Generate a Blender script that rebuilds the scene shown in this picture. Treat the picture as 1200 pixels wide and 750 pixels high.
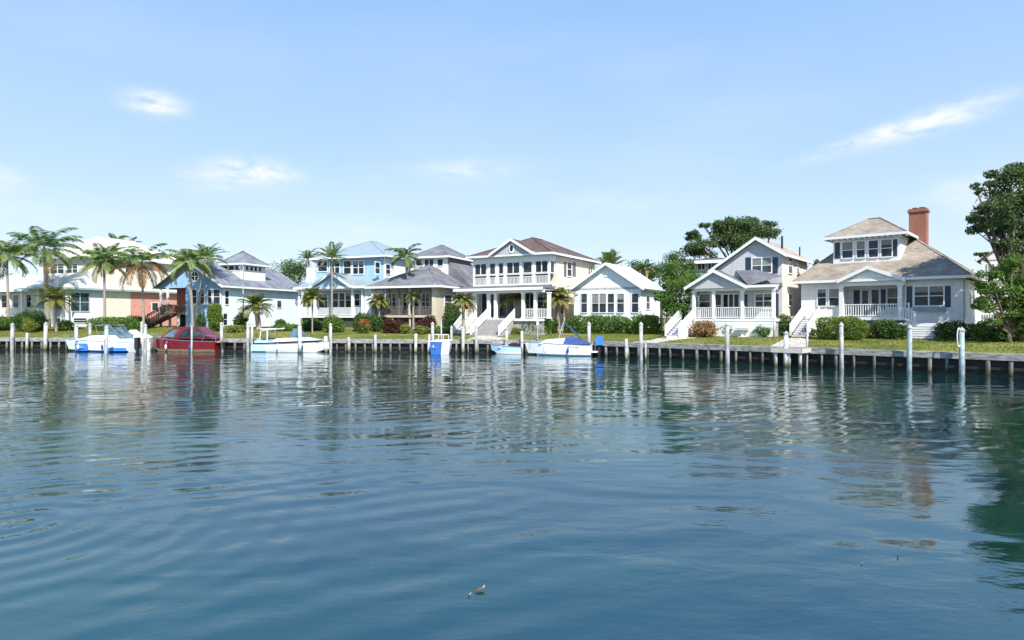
import bpy, math, random
import numpy as np
from mathutils import Vector
R = math.radians
random.seed(7); rng = np.random.default_rng(7)
for o in list(bpy.data.objects): bpy.data.objects.remove(o)
scene = bpy.context.scene
C = scene.collection

# ------------------------------------------------------------------ camera, sky, sun, exposure
F = 720.0; HOR = 372.0; CAMH = 3.3
cam_d = bpy.data.cameras.new('camera'); cam = bpy.data.objects.new('camera', cam_d); C.objects.link(cam)
cam.location = (0, 0, CAMH); cam.rotation_euler = (R(90), 0, 0)
cam_d.sensor_width = 36; cam_d.lens = 36*F/1200; cam_d.shift_y = -3/1200
cam_d.clip_end = 6000; cam_d.clip_start = 0.2
scene.camera = cam

SUN_AZ, SUN_EL = -68.0, 45.0            # azimuth counter-clockwise from +X
w = bpy.data.worlds.new("World"); scene.world = w; w.use_nodes = True
nt = w.node_tree; nt.nodes.clear()
def N(t, **k):
    n = nt.nodes.new(t)
    for a, b in k.items(): setattr(n, a, b)
    return n
def M_(op, a, b=None, c=None, clamp=False):
    n = nt.nodes.new('ShaderNodeMath'); n.operation = op; n.use_clamp = clamp
    for i, v in enumerate((a, b, c)):
        if v is None: continue
        if isinstance(v, (int, float)): n.inputs[i].default_value = v
        else: nt.links.new(v, n.inputs[i])
    return n.outputs[0]
sky = N('ShaderNodeTexSky', sky_type='NISHITA'); sky.sun_disc = False
sky.sun_elevation = R(SUN_EL); sky.sun_rotation = R(90-SUN_AZ)
sky.air_density = 1.0; sky.dust_density = 0.3; sky.ozone_density = 2.2; sky.altitude = 0
tc = N('ShaderNodeTexCoord'); sx = N('ShaderNodeSeparateXYZ'); nt.links.new(tc.outputs['Generated'], sx.inputs[0])
AZ = M_('ARCTAN2', sx.outputs[0], sx.outputs[1]); EL = M_('ARCSINE', sx.outputs[2])
noi = N('ShaderNodeTexNoise'); noi.inputs['Scale'].default_value = 22; noi.inputs['Detail'].default_value = 8; noi.inputs['Roughness'].default_value = .6
mp = N('ShaderNodeMapping'); mp.inputs['Scale'].default_value = (1, 1, 3.2)
nt.links.new(tc.outputs['Generated'], mp.inputs[0]); nt.links.new(mp.outputs[0], noi.inputs['Vector'])
total = None
# small fair-weather clouds: direction seen, half width/height in degrees, tilt, density
for (px, py, wx, wy, tilt, dens) in ((182, 121, 1.8, .8, 0, .9), (297, 201, 3.1, .85, 0, .9), (545, 198, 4.2, .8, 0, .35),
        (1100, 142, 4.6, .75, 11, .62), (1030, 157, 4.6, .5, 14, .55), (1185, 222, 4.0, 1.3, 0, .7), (0, 207, 1.4, .7, 0, .5), (715, 240, 4, 1.2, 0, .18),
        (250, 212, 3, .8, 0, .3), (430, 272, 7, 1.2, 0, .16), (60, 250, 7, 1.4, 0, .16)):
    a0 = math.atan((px-600)/F); e0 = math.atan((HOR-py)/math.hypot(F, px-600))
    da = M_('SUBTRACT', AZ, a0); de = M_('SUBTRACT', EL, e0)
    ct, st = math.cos(R(tilt)), math.sin(R(tilt))
    A = M_('ADD', M_('MULTIPLY', da, ct), M_('MULTIPLY', de, st)); B = M_('SUBTRACT', M_('MULTIPLY', de, ct), M_('MULTIPLY', da, st))
    rr = M_('ADD', M_('POWER', M_('ABSOLUTE', M_('DIVIDE', A, R(wx))), 2), M_('POWER', M_('ABSOLUTE', M_('DIVIDE', B, R(wy))), 2))
    fall = M_('EXPONENT', M_('MULTIPLY', rr, -1.0))
    m = M_('MULTIPLY', fall, dens)
    total = m if total is None else M_('ADD', total, m)
nz = M_('MULTIPLY', M_('SUBTRACT', noi.outputs['Fac'], .30), 3.4, clamp=True)
cl = M_('MULTIPLY', M_('MULTIPLY', total, nz), 1.2, clamp=True)
noi2 = N('ShaderNodeTexNoise'); noi2.inputs['Scale'].default_value = 2.2; noi2.inputs['Detail'].default_value = 5
nt.links.new(mp.outputs[0], noi2.inputs['Vector'])
veil = M_('MULTIPLY', M_('SUBTRACT', noi2.outputs['Fac'], .45), .5, clamp=True)
cl = M_('ADD', cl, veil, clamp=True)
hs = N('ShaderNodeHueSaturation'); hs.inputs['Saturation'].default_value = 1.0; hs.inputs['Hue'].default_value = .5
rp = N('ShaderNodeValToRGB'); nt.links.new(M_('ABSOLUTE', sx.outputs[2]), rp.inputs[0]); re = rp.color_ramp.elements
re[0].position = 0; re[0].color = (.81, .91, 1, 1); re[1].position = 1; re[1].color = (.12, .30, .70, 1)
for q_, c_ in ((.12, (.64, .81, 1.0)), (.26, (.48, .70, .99)), (.46, (.33, .58, .96)), (.7, (.15, .40, .88))): x_ = re.new(q_); x_.color = (*c_, 1)
rs = N('ShaderNodeVectorMath', operation='SCALE'); nt.links.new(rp.outputs[0], rs.inputs[0]); rs.inputs['Scale'].default_value = 3.6
sm = N('ShaderNodeMix', data_type='RGBA'); sm.inputs[0].default_value = .9; nt.links.new(sky.outputs[0], sm.inputs[6]); nt.links.new(rs.outputs[0], sm.inputs[7])
nt.links.new(sm.outputs[2], hs.inputs['Color'])
mx = N('ShaderNodeMix', data_type='RGBA'); nt.links.new(cl, mx.inputs[0]); nt.links.new(hs.outputs[0], mx.inputs[6]); mx.inputs[7].default_value = (3.75, 3.8, 3.9, 1)
bg = N('ShaderNodeBackground'); bg.inputs[1].default_value = 0.13
nt.links.new(mx.outputs[2], bg.inputs[0]); wo = N('ShaderNodeOutputWorld'); nt.links.new(bg.outputs[0], wo.inputs[0])
sl = bpy.data.lights.new('sun', 'SUN'); sl.energy = 3.6; sl.angle = R(.5); sl.color = (1, .95, .87)
so = bpy.data.objects.new('sun', sl); C.objects.link(so)
sdir = Vector((math.cos(R(SUN_EL))*math.cos(R(SUN_AZ)), math.cos(R(SUN_EL))*math.sin(R(SUN_AZ)), math.sin(R(SUN_EL))))
so.rotation_euler = sdir.to_track_quat('Z', 'Y').to_euler(); so.location = (60, -10, 60)
vs = scene.view_settings; vs.view_transform = 'Standard'; vs.look = 'None'; vs.gamma = 1; vs.use_curve_mapping = False
vs.exposure = 1.12

# ------------------------------------------------------------------ materials
MATS = {}
def new_mat(name):
    m = bpy.data.materials.new(name); m.use_nodes = True; MATS[name] = m
    b = m.node_tree.nodes['Principled BSDF']; return m, m.node_tree, b
def mat(name, col, rough=.6, var=.12, scale=3., metal=0, spec=.4, bump=0., bscale=20., siding=0., stretch=(1, 1, 1), emit=None):
    m, t, b = new_mat(name); L = t.links.new; n = t.nodes.new
    b.inputs['Roughness'].default_value = rough; b.inputs['Metallic'].default_value = metal; b.inputs['Specular IOR Level'].default_value = spec
    co = n('ShaderNodeTexCoord'); mpn = n('ShaderNodeMapping'); mpn.inputs['Scale'].default_value = stretch
    L(co.outputs['Object'], mpn.inputs[0])
    ns = n('ShaderNodeTexNoise'); ns.inputs['Scale'].default_value = scale; ns.inputs['Detail'].default_value = 6; L(mpn.outputs[0], ns.inputs['Vector'])
    mr = n('ShaderNodeMapRange'); mr.inputs[1].default_value = .3; mr.inputs[2].default_value = .7
    mr.inputs[3].default_value = 1-var*1.5; mr.inputs[4].default_value = 1+var; L(ns.outputs['Fac'], mr.inputs[0])
    vm = n('ShaderNodeVectorMath'); vm.operation = 'SCALE'; vm.inputs[0].default_value = col; L(mr.outputs[0], vm.inputs['Scale'])
    L(vm.outputs[0], b.inputs['Base Color'])
    if siding:      # rain streaks and faded boards
        n3 = n('ShaderNodeTexNoise'); n3.inputs['Scale'].default_value = 1.0; n3.inputs['Detail'].default_value = 6
        m3 = n('ShaderNodeMapping'); m3.inputs['Scale'].default_value = (2.2, 2.2, .25); L(co.outputs['Object'], m3.inputs[0]); L(m3.outputs[0], n3.inputs['Vector'])
        r3 = n('ShaderNodeMapRange'); r3.inputs[1].default_value = .3; r3.inputs[2].default_value = .62; r3.inputs[3].default_value = .91; r3.inputs[4].default_value = 1.03; L(n3.outputs['Fac'], r3.inputs[0])
        v3 = n('ShaderNodeVectorMath'); v3.operation = 'SCALE'; L(vm.outputs[0], v3.inputs[0]); L(r3.outputs[0], v3.inputs['Scale']); L(v3.outputs[0], b.inputs['Base Color'])
    h = None
    if bump:
        n2 = n('ShaderNodeTexNoise'); n2.inputs['Scale'].default_value = bscale; n2.inputs['Detail'].default_value = 4; L(mpn.outputs[0], n2.inputs['Vector'])
        bp = n('ShaderNodeBump'); bp.inputs['Distance'].default_value = bump; L(n2.outputs['Fac'], bp.inputs['Height']); L(bp.outputs[0], b.inputs['Normal']); h = bp
    if siding:
        sp = n('ShaderNodeSeparateXYZ'); L(co.outputs['Object'], sp.inputs[0])
        d = n('ShaderNodeMath'); d.operation = 'DIVIDE'; d.inputs[1].default_value = siding; L(sp.outputs[2], d.inputs[0])
        f = n('ShaderNodeMath'); f.operation = 'FRACT'; L(d.outputs[0], f.inputs[0])
        iv = n('ShaderNodeMath'); iv.operation = 'SUBTRACT'; iv.inputs[0].default_value = 1; L(f.outputs[0], iv.inputs[1])
        bp = n('ShaderNodeBump'); bp.inputs['Distance'].default_value = .025; L(iv.outputs[0], bp.inputs['Height'])
        if h: L(h.outputs[0], bp.inputs['Normal'])
        L(bp.outputs[0], b.inputs['Normal'])
    return m
def roof_mat(name, c1, c2, mortar, sx=.30, sy=.16, rough=.85, var=.28):
    m, t, b = new_mat(name); L = t.links.new; n = t.nodes.new
    b.inputs['Roughness'].default_value = rough; b.inputs['Specular IOR Level'].default_value = .25
    co = n('ShaderNodeTexCoord')
    # courses follow height: (x+y, z) plane
    sp = n('ShaderNodeSeparateXYZ'); L(co.outputs['Object'], sp.inputs[0])
    ad = n('ShaderNodeMath'); L(sp.outputs[0], ad.inputs[0]); L(sp.outputs[1], ad.inputs[1])
    cb = n('ShaderNodeCombineXYZ'); L(ad.outputs[0], cb.inputs[0]); L(sp.outputs[2], cb.inputs[1])
    br = n('ShaderNodeTexBrick'); L(cb.outputs[0], br.inputs['Vector'])
    br.inputs['Color1'].default_value = (*c1, 1); br.inputs['Color2'].default_value = (*c2, 1); br.inputs['Mortar'].default_value = (*mortar, 1)
    br.inputs['Scale'].default_value = 1; br.inputs['Brick Width'].default_value = sx; br.inputs['Row Height'].default_value = sy*.5; br.inputs['Mortar Size'].default_value = .008
    ns = n('ShaderNodeTexNoise'); ns.inputs['Scale'].default_value = .7; ns.inputs['Detail'].default_value = 7; L(co.outputs['Object'], ns.inputs['Vector'])
    mr = n('ShaderNodeMapRange'); mr.inputs[1].default_value = .3; mr.inputs[2].default_value = .7; mr.inputs[3].default_value = 1-var; mr.inputs[4].default_value = 1+var; L(ns.outputs['Fac'], mr.inputs[0])
    vm = n('ShaderNodeVectorMath'); vm.operation = 'SCALE'; L(br.outputs['Color'], vm.inputs[0]); L(mr.outputs[0], vm.inputs['Scale']); L(vm.outputs[0], b.inputs['Base Color'])
    return m
def metal_roof(name, col, axis=0):
    m, t, b = new_mat(name); L = t.links.new; n = t.nodes.new
    b.inputs['Base Color'].default_value = (*col, 1); b.inputs['Roughness'].default_value = .4; b.inputs['Specular IOR Level'].default_value = .5
    co = n('ShaderNodeTexCoord'); sp = n('ShaderNodeSeparateXYZ'); L(co.outputs['Object'], sp.inputs[0])
    d = n('ShaderNodeMath'); d.operation = 'MULTIPLY'; d.inputs[1].default_value = 2.3; L(sp.outputs[axis], d.inputs[0])
    f = n('ShaderNodeMath'); f.operation = 'FRACT'; L(d.outputs[0], f.inputs[0])
    g = n('ShaderNodeMath'); g.operation = 'GREATER_THAN'; g.inputs[1].default_value = .9; L(f.outputs[0], g.inputs[0])
    bp = n('ShaderNodeBump'); bp.inputs['Distance'].default_value = .04; L(g.outputs[0], bp.inputs['Height']); L(bp.outputs[0], b.inputs['Normal'])
    ns = n('ShaderNodeTexNoise'); ns.inputs['Scale'].default_value = 1.2; ns.inputs['Detail'].default_value = 5; L(co.outputs['Object'], ns.inputs['Vector'])
    mr = n('ShaderNodeMapRange'); mr.inputs[3].default_value = .85; mr.inputs[4].default_value = 1.1; L(ns.outputs['Fac'], mr.inputs[0])
    vm = n('ShaderNodeVectorMath'); vm.operation = 'SCALE'; vm.inputs[0].default_value = col; L(mr.outputs[0], vm.inputs['Scale']); L(vm.outputs[0], b.inputs['Base Color'])
    return m
def leaf_mat(name, c1, c2, trans=.35, rough=.5):
    m, t, b = new_mat(name); L = t.links.new; n = t.nodes.new
    ge = n('ShaderNodeNewGeometry'); cr = n('ShaderNodeMix'); cr.data_type = 'RGBA'
    L(ge.outputs['Random Per Island'], cr.inputs[0]); cr.inputs[6].default_value = (*c1, 1); cr.inputs[7].default_value = (*c2, 1)
    b.inputs['Roughness'].default_value = .6; b.inputs['Specular IOR Level'].default_value = .15; L(cr.outputs[2], b.inputs['Base Color'])
    tr = n('ShaderNodeBsdfTranslucent'); L(cr.outputs[2], tr.inputs[0]); ms = n('ShaderNodeMixShader'); ms.inputs[0].default_value = trans
    out = [x for x in t.nodes if x.type == 'OUTPUT_MATERIAL'][0]
    L(b.outputs[0], ms.inputs[1]); L(tr.outputs[0], ms.inputs[2]); L(ms.outputs[0], out.inputs[0])
    return m
white = mat('white_paint', (.74, .75, .76), .5, .05, 2)
trimw = mat('white_trim', (.76, .76, .75), .45, .04, 4)
cream = mat('cream_stucco', (.72, .67, .57), .8, .06, 1.5, bump=.004)
coral = mat('coral_stucco', (.62, .28, .23), .8, .10, 1.5, bump=.004)
bluelit = mat('sunlit_blue_siding', (.66, .77, .84), .6, .05, 2, siding=.18)  # lightened copy of the blue siding; strong side sun is in its colour
blue = mat('blue_siding', (.28, .45, .65), .6, .06, 2, siding=.18)
skyblue = mat('light_blue_siding', (.30, .46, .62), .6, .06, 2, siding=.18)
tan = mat('tan_siding', (.52, .46, .36), .65, .06, 2, siding=.18)
beige = mat('beige_siding', (.64, .575, .47), .65, .05, 2, siding=.18)
whites = mat('white_siding', (.70, .75, .78), .55, .04, 2, siding=.16)
grey = mat('grey_siding', (.46, .46, .48), .6, .05, 2, siding=.2)
greylit = mat('sunlit_grey_siding', (.62, .57, .50), .6, .05, 2, siding=.2)  # warm pale version of the grey siding, with sunlight put into the tone
greige = mat('greige_siding', (.74, .72, .70), .6, .05, 2, siding=.2)
gableg = mat('grey_shingle_wall', (.38, .40, .42), .7, .12, 6, siding=.14)
slatew = mat('slate_shingle_wall', (.27, .29, .33), .7, .12, 6, siding=.14)
redwall = mat('dark_red_wall', (.42, .12, .10), .7, .1, 2)
slate = roof_mat('slate_grey_shingles', (.16, .18, .22), (.22, .24, .28), (.08, .09, .11))
greyr = roof_mat('grey_shingles', (.14, .145, .165), (.20, .205, .225), (.08, .08, .09))
brownr = roof_mat('brown_shingles', (.10, .072, .063), (.155, .115, .10), (.05, .035, .03))
pinkr = roof_mat('weathered_pink_shingles', (.33, .25, .21), (.44, .34, .29), (.2, .15, .13))
tanr = roof_mat('weathered_tan_shingles', (.25, .215, .175), (.36, .31, .25), (.14, .12, .10))
darkr = roof_mat('dark_shingles', (.12, .125, .14), (.17, .175, .19), (.06, .06, .07))
mroof = metal_roof('pale_metal_roof', (.62, .62, .60)); creamroof = metal_roof('cream_metal_roof', (.68, .64, .56), 1)
bmroof = metal_roof('blue_grey_metal_roof', (.27, .34, .37)); wmroof = metal_roof('white_metal_roof', (.74, .75, .76), 1)
shut = mat('dark_blue_shutter_paint', (.035, .055, .085), .5, .1, 3)
brownsh = mat('grey_brown_shutter_paint', (.14, .12, .11), .5, .1, 3)
dark = mat('dark_void', (.02, .02, .022), .8, .2, 3)
stairg = mat('grey_tread', (.30, .30, .31), .7, .15, 4)
woodbr = mat('weathered_brown_wood', (.16, .115, .085), .8, .25, 5, stretch=(1, 1, 4))
brick = roof_mat('red_brick', (.27, .085, .055), (.34, .12, .075), (.26, .20, .17), .22, .15, .85, .12)
foundation = mat('foundation_block', (.36, .35, .34), .8, .12, 3, bump=.006)
underfloor = mat('dark_underfloor', (.06, .06, .06), .8, .3, 4)  # plain dark fill below raised porch floors
concrete = mat('concrete', (.52, .48, .43), .85, .12, 1.3, bump=.004, bscale=14)
capwood = mat('grey_cap_timber', (.27, .268, .255), .8, .38, 2.2, stretch=(1, 1, 3), bump=.006, bscale=9)
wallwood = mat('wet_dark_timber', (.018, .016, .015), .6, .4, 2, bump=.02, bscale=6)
def glass_mat(name, c1, c2):
    m, t, b = new_mat(name); L = t.links.new; n = t.nodes.new
    oi = n('ShaderNodeObjectInfo'); cr = n('ShaderNodeMix'); cr.data_type = 'RGBA'; L(oi.outputs['Random'], cr.inputs[0])
    cr.inputs[6].default_value = (*c1, 1); cr.inputs[7].default_value = (*c2, 1)
    co = n('ShaderNodeTexCoord'); ns = n('ShaderNodeTexNoise'); ns.inputs['Scale'].default_value = 1.6; L(co.outputs['Object'], ns.inputs['Vector'])
    mr = n('ShaderNodeMapRange'); mr.inputs[1].default_value = .35; mr.inputs[2].default_value = .65; mr.inputs[3].default_value = .5; mr.inputs[4].default_value = 1.6; L(ns.outputs['Fac'], mr.inputs[0])
    vm = n('ShaderNodeVectorMath'); vm.operation = 'SCALE'; L(cr.outputs[2], vm.inputs[0]); L(mr.outputs[0], vm.inputs['Scale']); L(vm.outputs[0], b.inputs['Base Color'])
    b.inputs['Roughness'].default_value = .08; b.inputs['Specular IOR Level'].default_value = .28
    return m
glass = glass_mat('window_glass', (.010, .016, .022), (.035, .05, .06))
blindm = mat('window_blind', (.22, .22, .21), .6, .1, 3)
tealglass = glass_mat('tinted_boat_glass', (.05, .09, .11), (.09, .15, .18))
gel = mat('white_gelcoat', (.80, .81, .81), .2, .03, 2, spec=.5)
gelblue = mat('blue_gelcoat', (.05, .20, .60), .25, .06, 2, spec=.5)
gelpale = mat('pale_blue_gelcoat', (.40, .58, .72), .25, .05, 2, spec=.5)
gelred = mat('maroon_gelcoat', (.15, .009, .015), .15, .1, 2, spec=.6)
gelgold = mat('stained_waterline', (.33, .23, .13), .4, .25, 5)
navy = mat('navy_canvas', (.03, .07, .24), .8, .15, 4, bump=.01, bscale=5)
black = mat('black_plastic', (.02, .02, .022), .35, .1, 4)
steel = mat('polished_steel', (.7, .7, .72), .25, .05, 4, metal=1)
rope = mat('rope', (.5, .44, .34), .9, .2, 10)
L_dark = leaf_mat('dark_green_leaf', (0.039, 0.090, 0.026), (0.113, 0.191, 0.049))
L_mid = leaf_mat('green_leaf', (0.066, 0.140, 0.027), (0.160, 0.263, 0.056))
L_light = leaf_mat('bright_green_leaf', (0.091, 0.163, 0.026), (0.208, 0.286, 0.058))
L_yel = leaf_mat('yellow_green_leaf', (0.127, 0.172, 0.034), (0.276, 0.299, 0.081))
L_red = leaf_mat('burgundy_leaf', (.06, .026, .022), (.15, .065, .045))
L_tan = leaf_mat('tan_plume', (.26, .15, .075), (.42, .28, .15))
L_pine = leaf_mat('pine_needle', (0.051, 0.095, 0.040), (0.158, 0.214, 0.079))
L_palm = leaf_mat('palm_frond_green', (0.108, 0.180, 0.060), (0.288, 0.372, 0.108), .3)
L_palmd = leaf_mat('deep_palm_frond_green', (0.076, 0.151, 0.055), (0.188, 0.277, 0.089), .3)
L_palmy = leaf_mat('dry_palm_frond', (0.180, 0.156, 0.048), (0.360, 0.288, 0.108), .3)
L_fresh = leaf_mat('fresh_palm_frond', (.12, .15, .035), (.26, .27, .075), .3)
L_orange = leaf_mat('withered_palm_frond', (.22, .12, .05), (.36, .21, .09), .3)
F_red = leaf_mat('red_petals', (.55, .04, .02), (.75, .12, .05)); F_pink = leaf_mat('pink_petals', (.5, .13, .16), (.65, .30, .30))
L_grass = leaf_mat('grass_blade', (.10, .13, .025), (.24, .24, .07))
bark = mat('bark', (.13, .10, .075), .9, .3, 4, bump=.03, bscale=8)
palmbark = mat('palm_bark', (.30, .26, .21), .9, .25, 3, stretch=(1, 1, 5), bump=.02, bscale=6)
def pile_mat(nm='weathered_piling', g=1.):
    m, t, b = new_mat(nm); L = t.links.new; n = t.nodes.new
    b.inputs['Roughness'].default_value = .8
    ge = n('ShaderNodeNewGeometry'); sp = n('ShaderNodeSeparateXYZ'); L(ge.outputs['Position'], sp.inputs[0])
    co = n('ShaderNodeTexCoord'); mpn = n('ShaderNodeMapping'); mpn.inputs['Scale'].default_value = (6, 6, 1.2); L(co.outputs['Object'], mpn.inputs[0])
    ns = n('ShaderNodeTexNoise'); ns.inputs['Scale'].default_value = 2.5; ns.inputs['Detail'].default_value = 5; L(mpn.outputs[0], ns.inputs['Vector'])
    ad = n('ShaderNodeMath'); ad.operation = 'MULTIPLY_ADD'; ad.inputs[1].default_value = .5; L(ns.outputs['Fac'], ad.inputs[0]); L(sp.outputs[2], ad.inputs[2])
    cr = n('ShaderNodeValToRGB'); L(ad.outputs[0], cr.inputs[0]); e = cr.color_ramp.elements
    e[0].position = .30; e[0].color = (.05, .048, .035, 1); e[1].position = .62; e[1].color = (.30, .29, .22, 1)
    x = e.new(.45); x.color = (.15, .15, .08, 1); x = e.new(.9); x.color = (.44, .45, .45, 1)
    mr = n('ShaderNodeMapRange'); mr.inputs[1].default_value = .3; mr.inputs[2].default_value = .7; mr.inputs[3].default_value = .7; mr.inputs[4].default_value = 1.25; L(ns.outputs['Fac'], mr.inputs[0])
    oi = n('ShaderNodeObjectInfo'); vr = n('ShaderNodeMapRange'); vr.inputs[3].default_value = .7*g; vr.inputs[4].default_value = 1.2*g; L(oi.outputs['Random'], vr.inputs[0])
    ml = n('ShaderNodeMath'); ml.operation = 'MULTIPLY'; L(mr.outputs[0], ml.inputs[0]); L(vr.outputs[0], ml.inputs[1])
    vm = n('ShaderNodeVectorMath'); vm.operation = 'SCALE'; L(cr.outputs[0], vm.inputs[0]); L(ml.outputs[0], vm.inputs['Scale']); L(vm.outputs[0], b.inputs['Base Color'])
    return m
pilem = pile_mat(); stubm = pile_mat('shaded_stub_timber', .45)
whitepile = mat('white_painted_piling', (.38, .385, .38), .65, .34, 3, stretch=(1, 1, .4))
bluesleeve = mat('pale_blue_pile_sleeve', (.29, .37, .39), .6, .25, 3)

# ------------------------------------------------------------------ mesh helpers
class MB:
    def __init__(s): s.v = []; s.f = []; s.m = []
    def poly(s, pts, faces, mi=0):
        b = len(s.v); s.v += [tuple(map(float, p)) for p in pts]
        for f in faces: s.f.append([b+i for i in f]); s.m.append(mi)
        return s
    def box(s, x0, x1, y0, y1, z0, z1, mi=0):
        if x0 > x1: x0, x1 = x1, x0
        if y0 > y1: y0, y1 = y1, y0
        if z0 > z1: z0, z1 = z1, z0
        return s.poly([(x0,y0,z0),(x1,y0,z0),(x1,y1,z0),(x0,y1,z0),(x0,y0,z1),(x1,y0,z1),(x1,y1,z1),(x0,y1,z1)],
            [(3,2,1,0),(4,5,6,7),(0,1,5,4),(1,2,6,5),(2,3,7,6),(3,0,4,7)], mi)
    def prism(s, pts, off, mi=0):     # planar polygon pts extruded by vector off
        n = len(pts); q = [tuple(a+b for a, b in zip(p, off)) for p in pts]
        return s.poly(list(pts)+q, [list(range(n))[::-1], list(range(n, 2*n))]+[(i, (i+1) % n, n+(i+1) % n, n+i) for i in range(n)], mi)
    def bar(s, a, b, w, h=None, mi=0):
        h = h or w; a = Vector(a); b = Vector(b); d = (b-a).normalized()
        up = Vector((0, 0, 1)) if abs(d.z) < .95 else Vector((0, 1, 0))
        r = d.cross(up).normalized()*w/2; u = r.cross(d).normalized()*h/2
        P = [a-r-u, a+r-u, a+r+u, a-r+u, b-r-u, b+r-u, b+r+u, b-r+u]
        return s.poly(P, [(0,1,2,3),(7,6,5,4),(0,4,5,1),(1,5,6,2),(2,6,7,3),(3,7,4,0)], mi)
    def tube(s, pts, rad, n=8, mi=0, cap=True):
        pts = [Vector(p) for p in pts]; rings = []
        if isinstance(rad, (int, float)): rad = [rad]*len(pts)
        for i, p in enumerate(pts):
            d = (pts[min(i+1, len(pts)-1)]-pts[max(i-1, 0)]).normalized()
            up = Vector((0, 1, 0)) if abs(d.y) < .9 else Vector((1, 0, 0))
            a = d.cross(up).normalized(); b = d.cross(a)
            rings.append([p+(a*math.cos(2*math.pi*k/n)+b*math.sin(2*math.pi*k/n))*rad[i] for k in range(n)])
        V = [q for r in rings for q in r]; Fc = []
        for i in range(len(pts)-1):
            for k in range(n): Fc.append((i*n+k, i*n+(k+1) % n, (i+1)*n+(k+1) % n, (i+1)*n+k))
        if cap: Fc.append(list(range(n))[::-1]); Fc.append([(len(pts)-1)*n+k for k in range(n)])
        return s.poly(V, Fc, mi)
    def build(s, name, mats, parent=None, smooth=False, loc=None):
        me = bpy.data.meshes.new(name); me.from_pydata(s.v, [], s.f)
        if not isinstance(mats, (list, tuple)): mats = [mats]
        for m in mats: me.materials.append(m)
        me.polygons.foreach_set('material_index', s.m)
        if smooth: me.polygons.foreach_set('use_smooth', [True]*len(me.polygons))
        me.update(); o = bpy.data.objects.new(name, me); C.objects.link(o)
        if parent: o.parent = parent
        if loc: o.location = loc
        return o
def tag(o, label=None, cat=None, group=None, kind=None):
    if label: o['label'] = label
    if cat: o['category'] = cat
    if group: o['group'] = group
    if kind: o['kind'] = kind
    return o
def empty(name, loc, rz, label, cat, group=None):
    o = bpy.data.objects.new(name, None); C.objects.link(o); o.location = loc; o.rotation_euler = (0, 0, rz); o.empty_display_size = .3
    return tag(o, label, cat, group)
def fast_mesh(name, V, nper, mats, midx=None, parent=None):
    """V: (n*nper,3) vertices, each consecutive nper make one face"""
    me = bpy.data.meshes.new(name); nv = len(V); nf = nv//nper
    me.vertices.add(nv); me.vertices.foreach_set('co', np.asarray(V, dtype=np.float32).ravel())
    me.loops.add(nv); me.loops.foreach_set('vertex_index', np.arange(nv, dtype=np.int32))
    me.polygons.add(nf); me.polygons.foreach_set('loop_start', np.arange(0, nv, nper, dtype=np.int32))
    for m in (mats if isinstance(mats, (list, tuple)) else [mats]): me.materials.append(m)
    if midx is not None: me.polygons.foreach_set('material_index', np.asarray(midx, dtype=np.int32))
    me.update(calc_edges=True); me.validate()
    o = bpy.data.objects.new(name, me); C.objects.link(o)
    if parent: o.parent = parent
    return o

# ------------------------------------------------------------------ where things stand: the bank is two straight runs that meet at a bend
BEND = np.array((4.1, 56.3))
D1 = np.array((math.cos(R(-7.1)), math.sin(R(-7.1)))); D2 = np.array((math.cos(R(-41.7)), math.sin(R(-41.7))))
N1 = np.array((-D1[1], D1[0])); N2 = np.array((-D2[1], D2[0]))
def inland(x, y):
    p = np.array((x, y))-BEND; return max(p@N1, p@N2)
def gz(d): return 1.2+.07*min(max(d, 0), 13)
def P(px, d):
    k = (px-600)/F; best = None
    for n in (N1, N2):
        den = k*n[0]+n[1]
        if abs(den) < 1e-6: continue
        Y = (BEND@n+d)/den
        if Y > 0 and (best is None or Y < best): best = Y
    return Vector((k*best, best, gz(d)))
def G(px, py):      # point of the bank seen at a pixel
    lo, hi = 0., 30.
    for _ in range(40):
        m = (lo+hi)/2; p = P(px, m); y = HOR+F*(CAMH-p.z)/p.y
        if y > py: lo = m
        else: hi = m
    return P(px, lo), lo
def zz(py, Y): return CAMH+(HOR-py)*Y/F
def W_(px, Y, z): return Vector(((px-600)/F*Y, Y, z))

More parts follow.
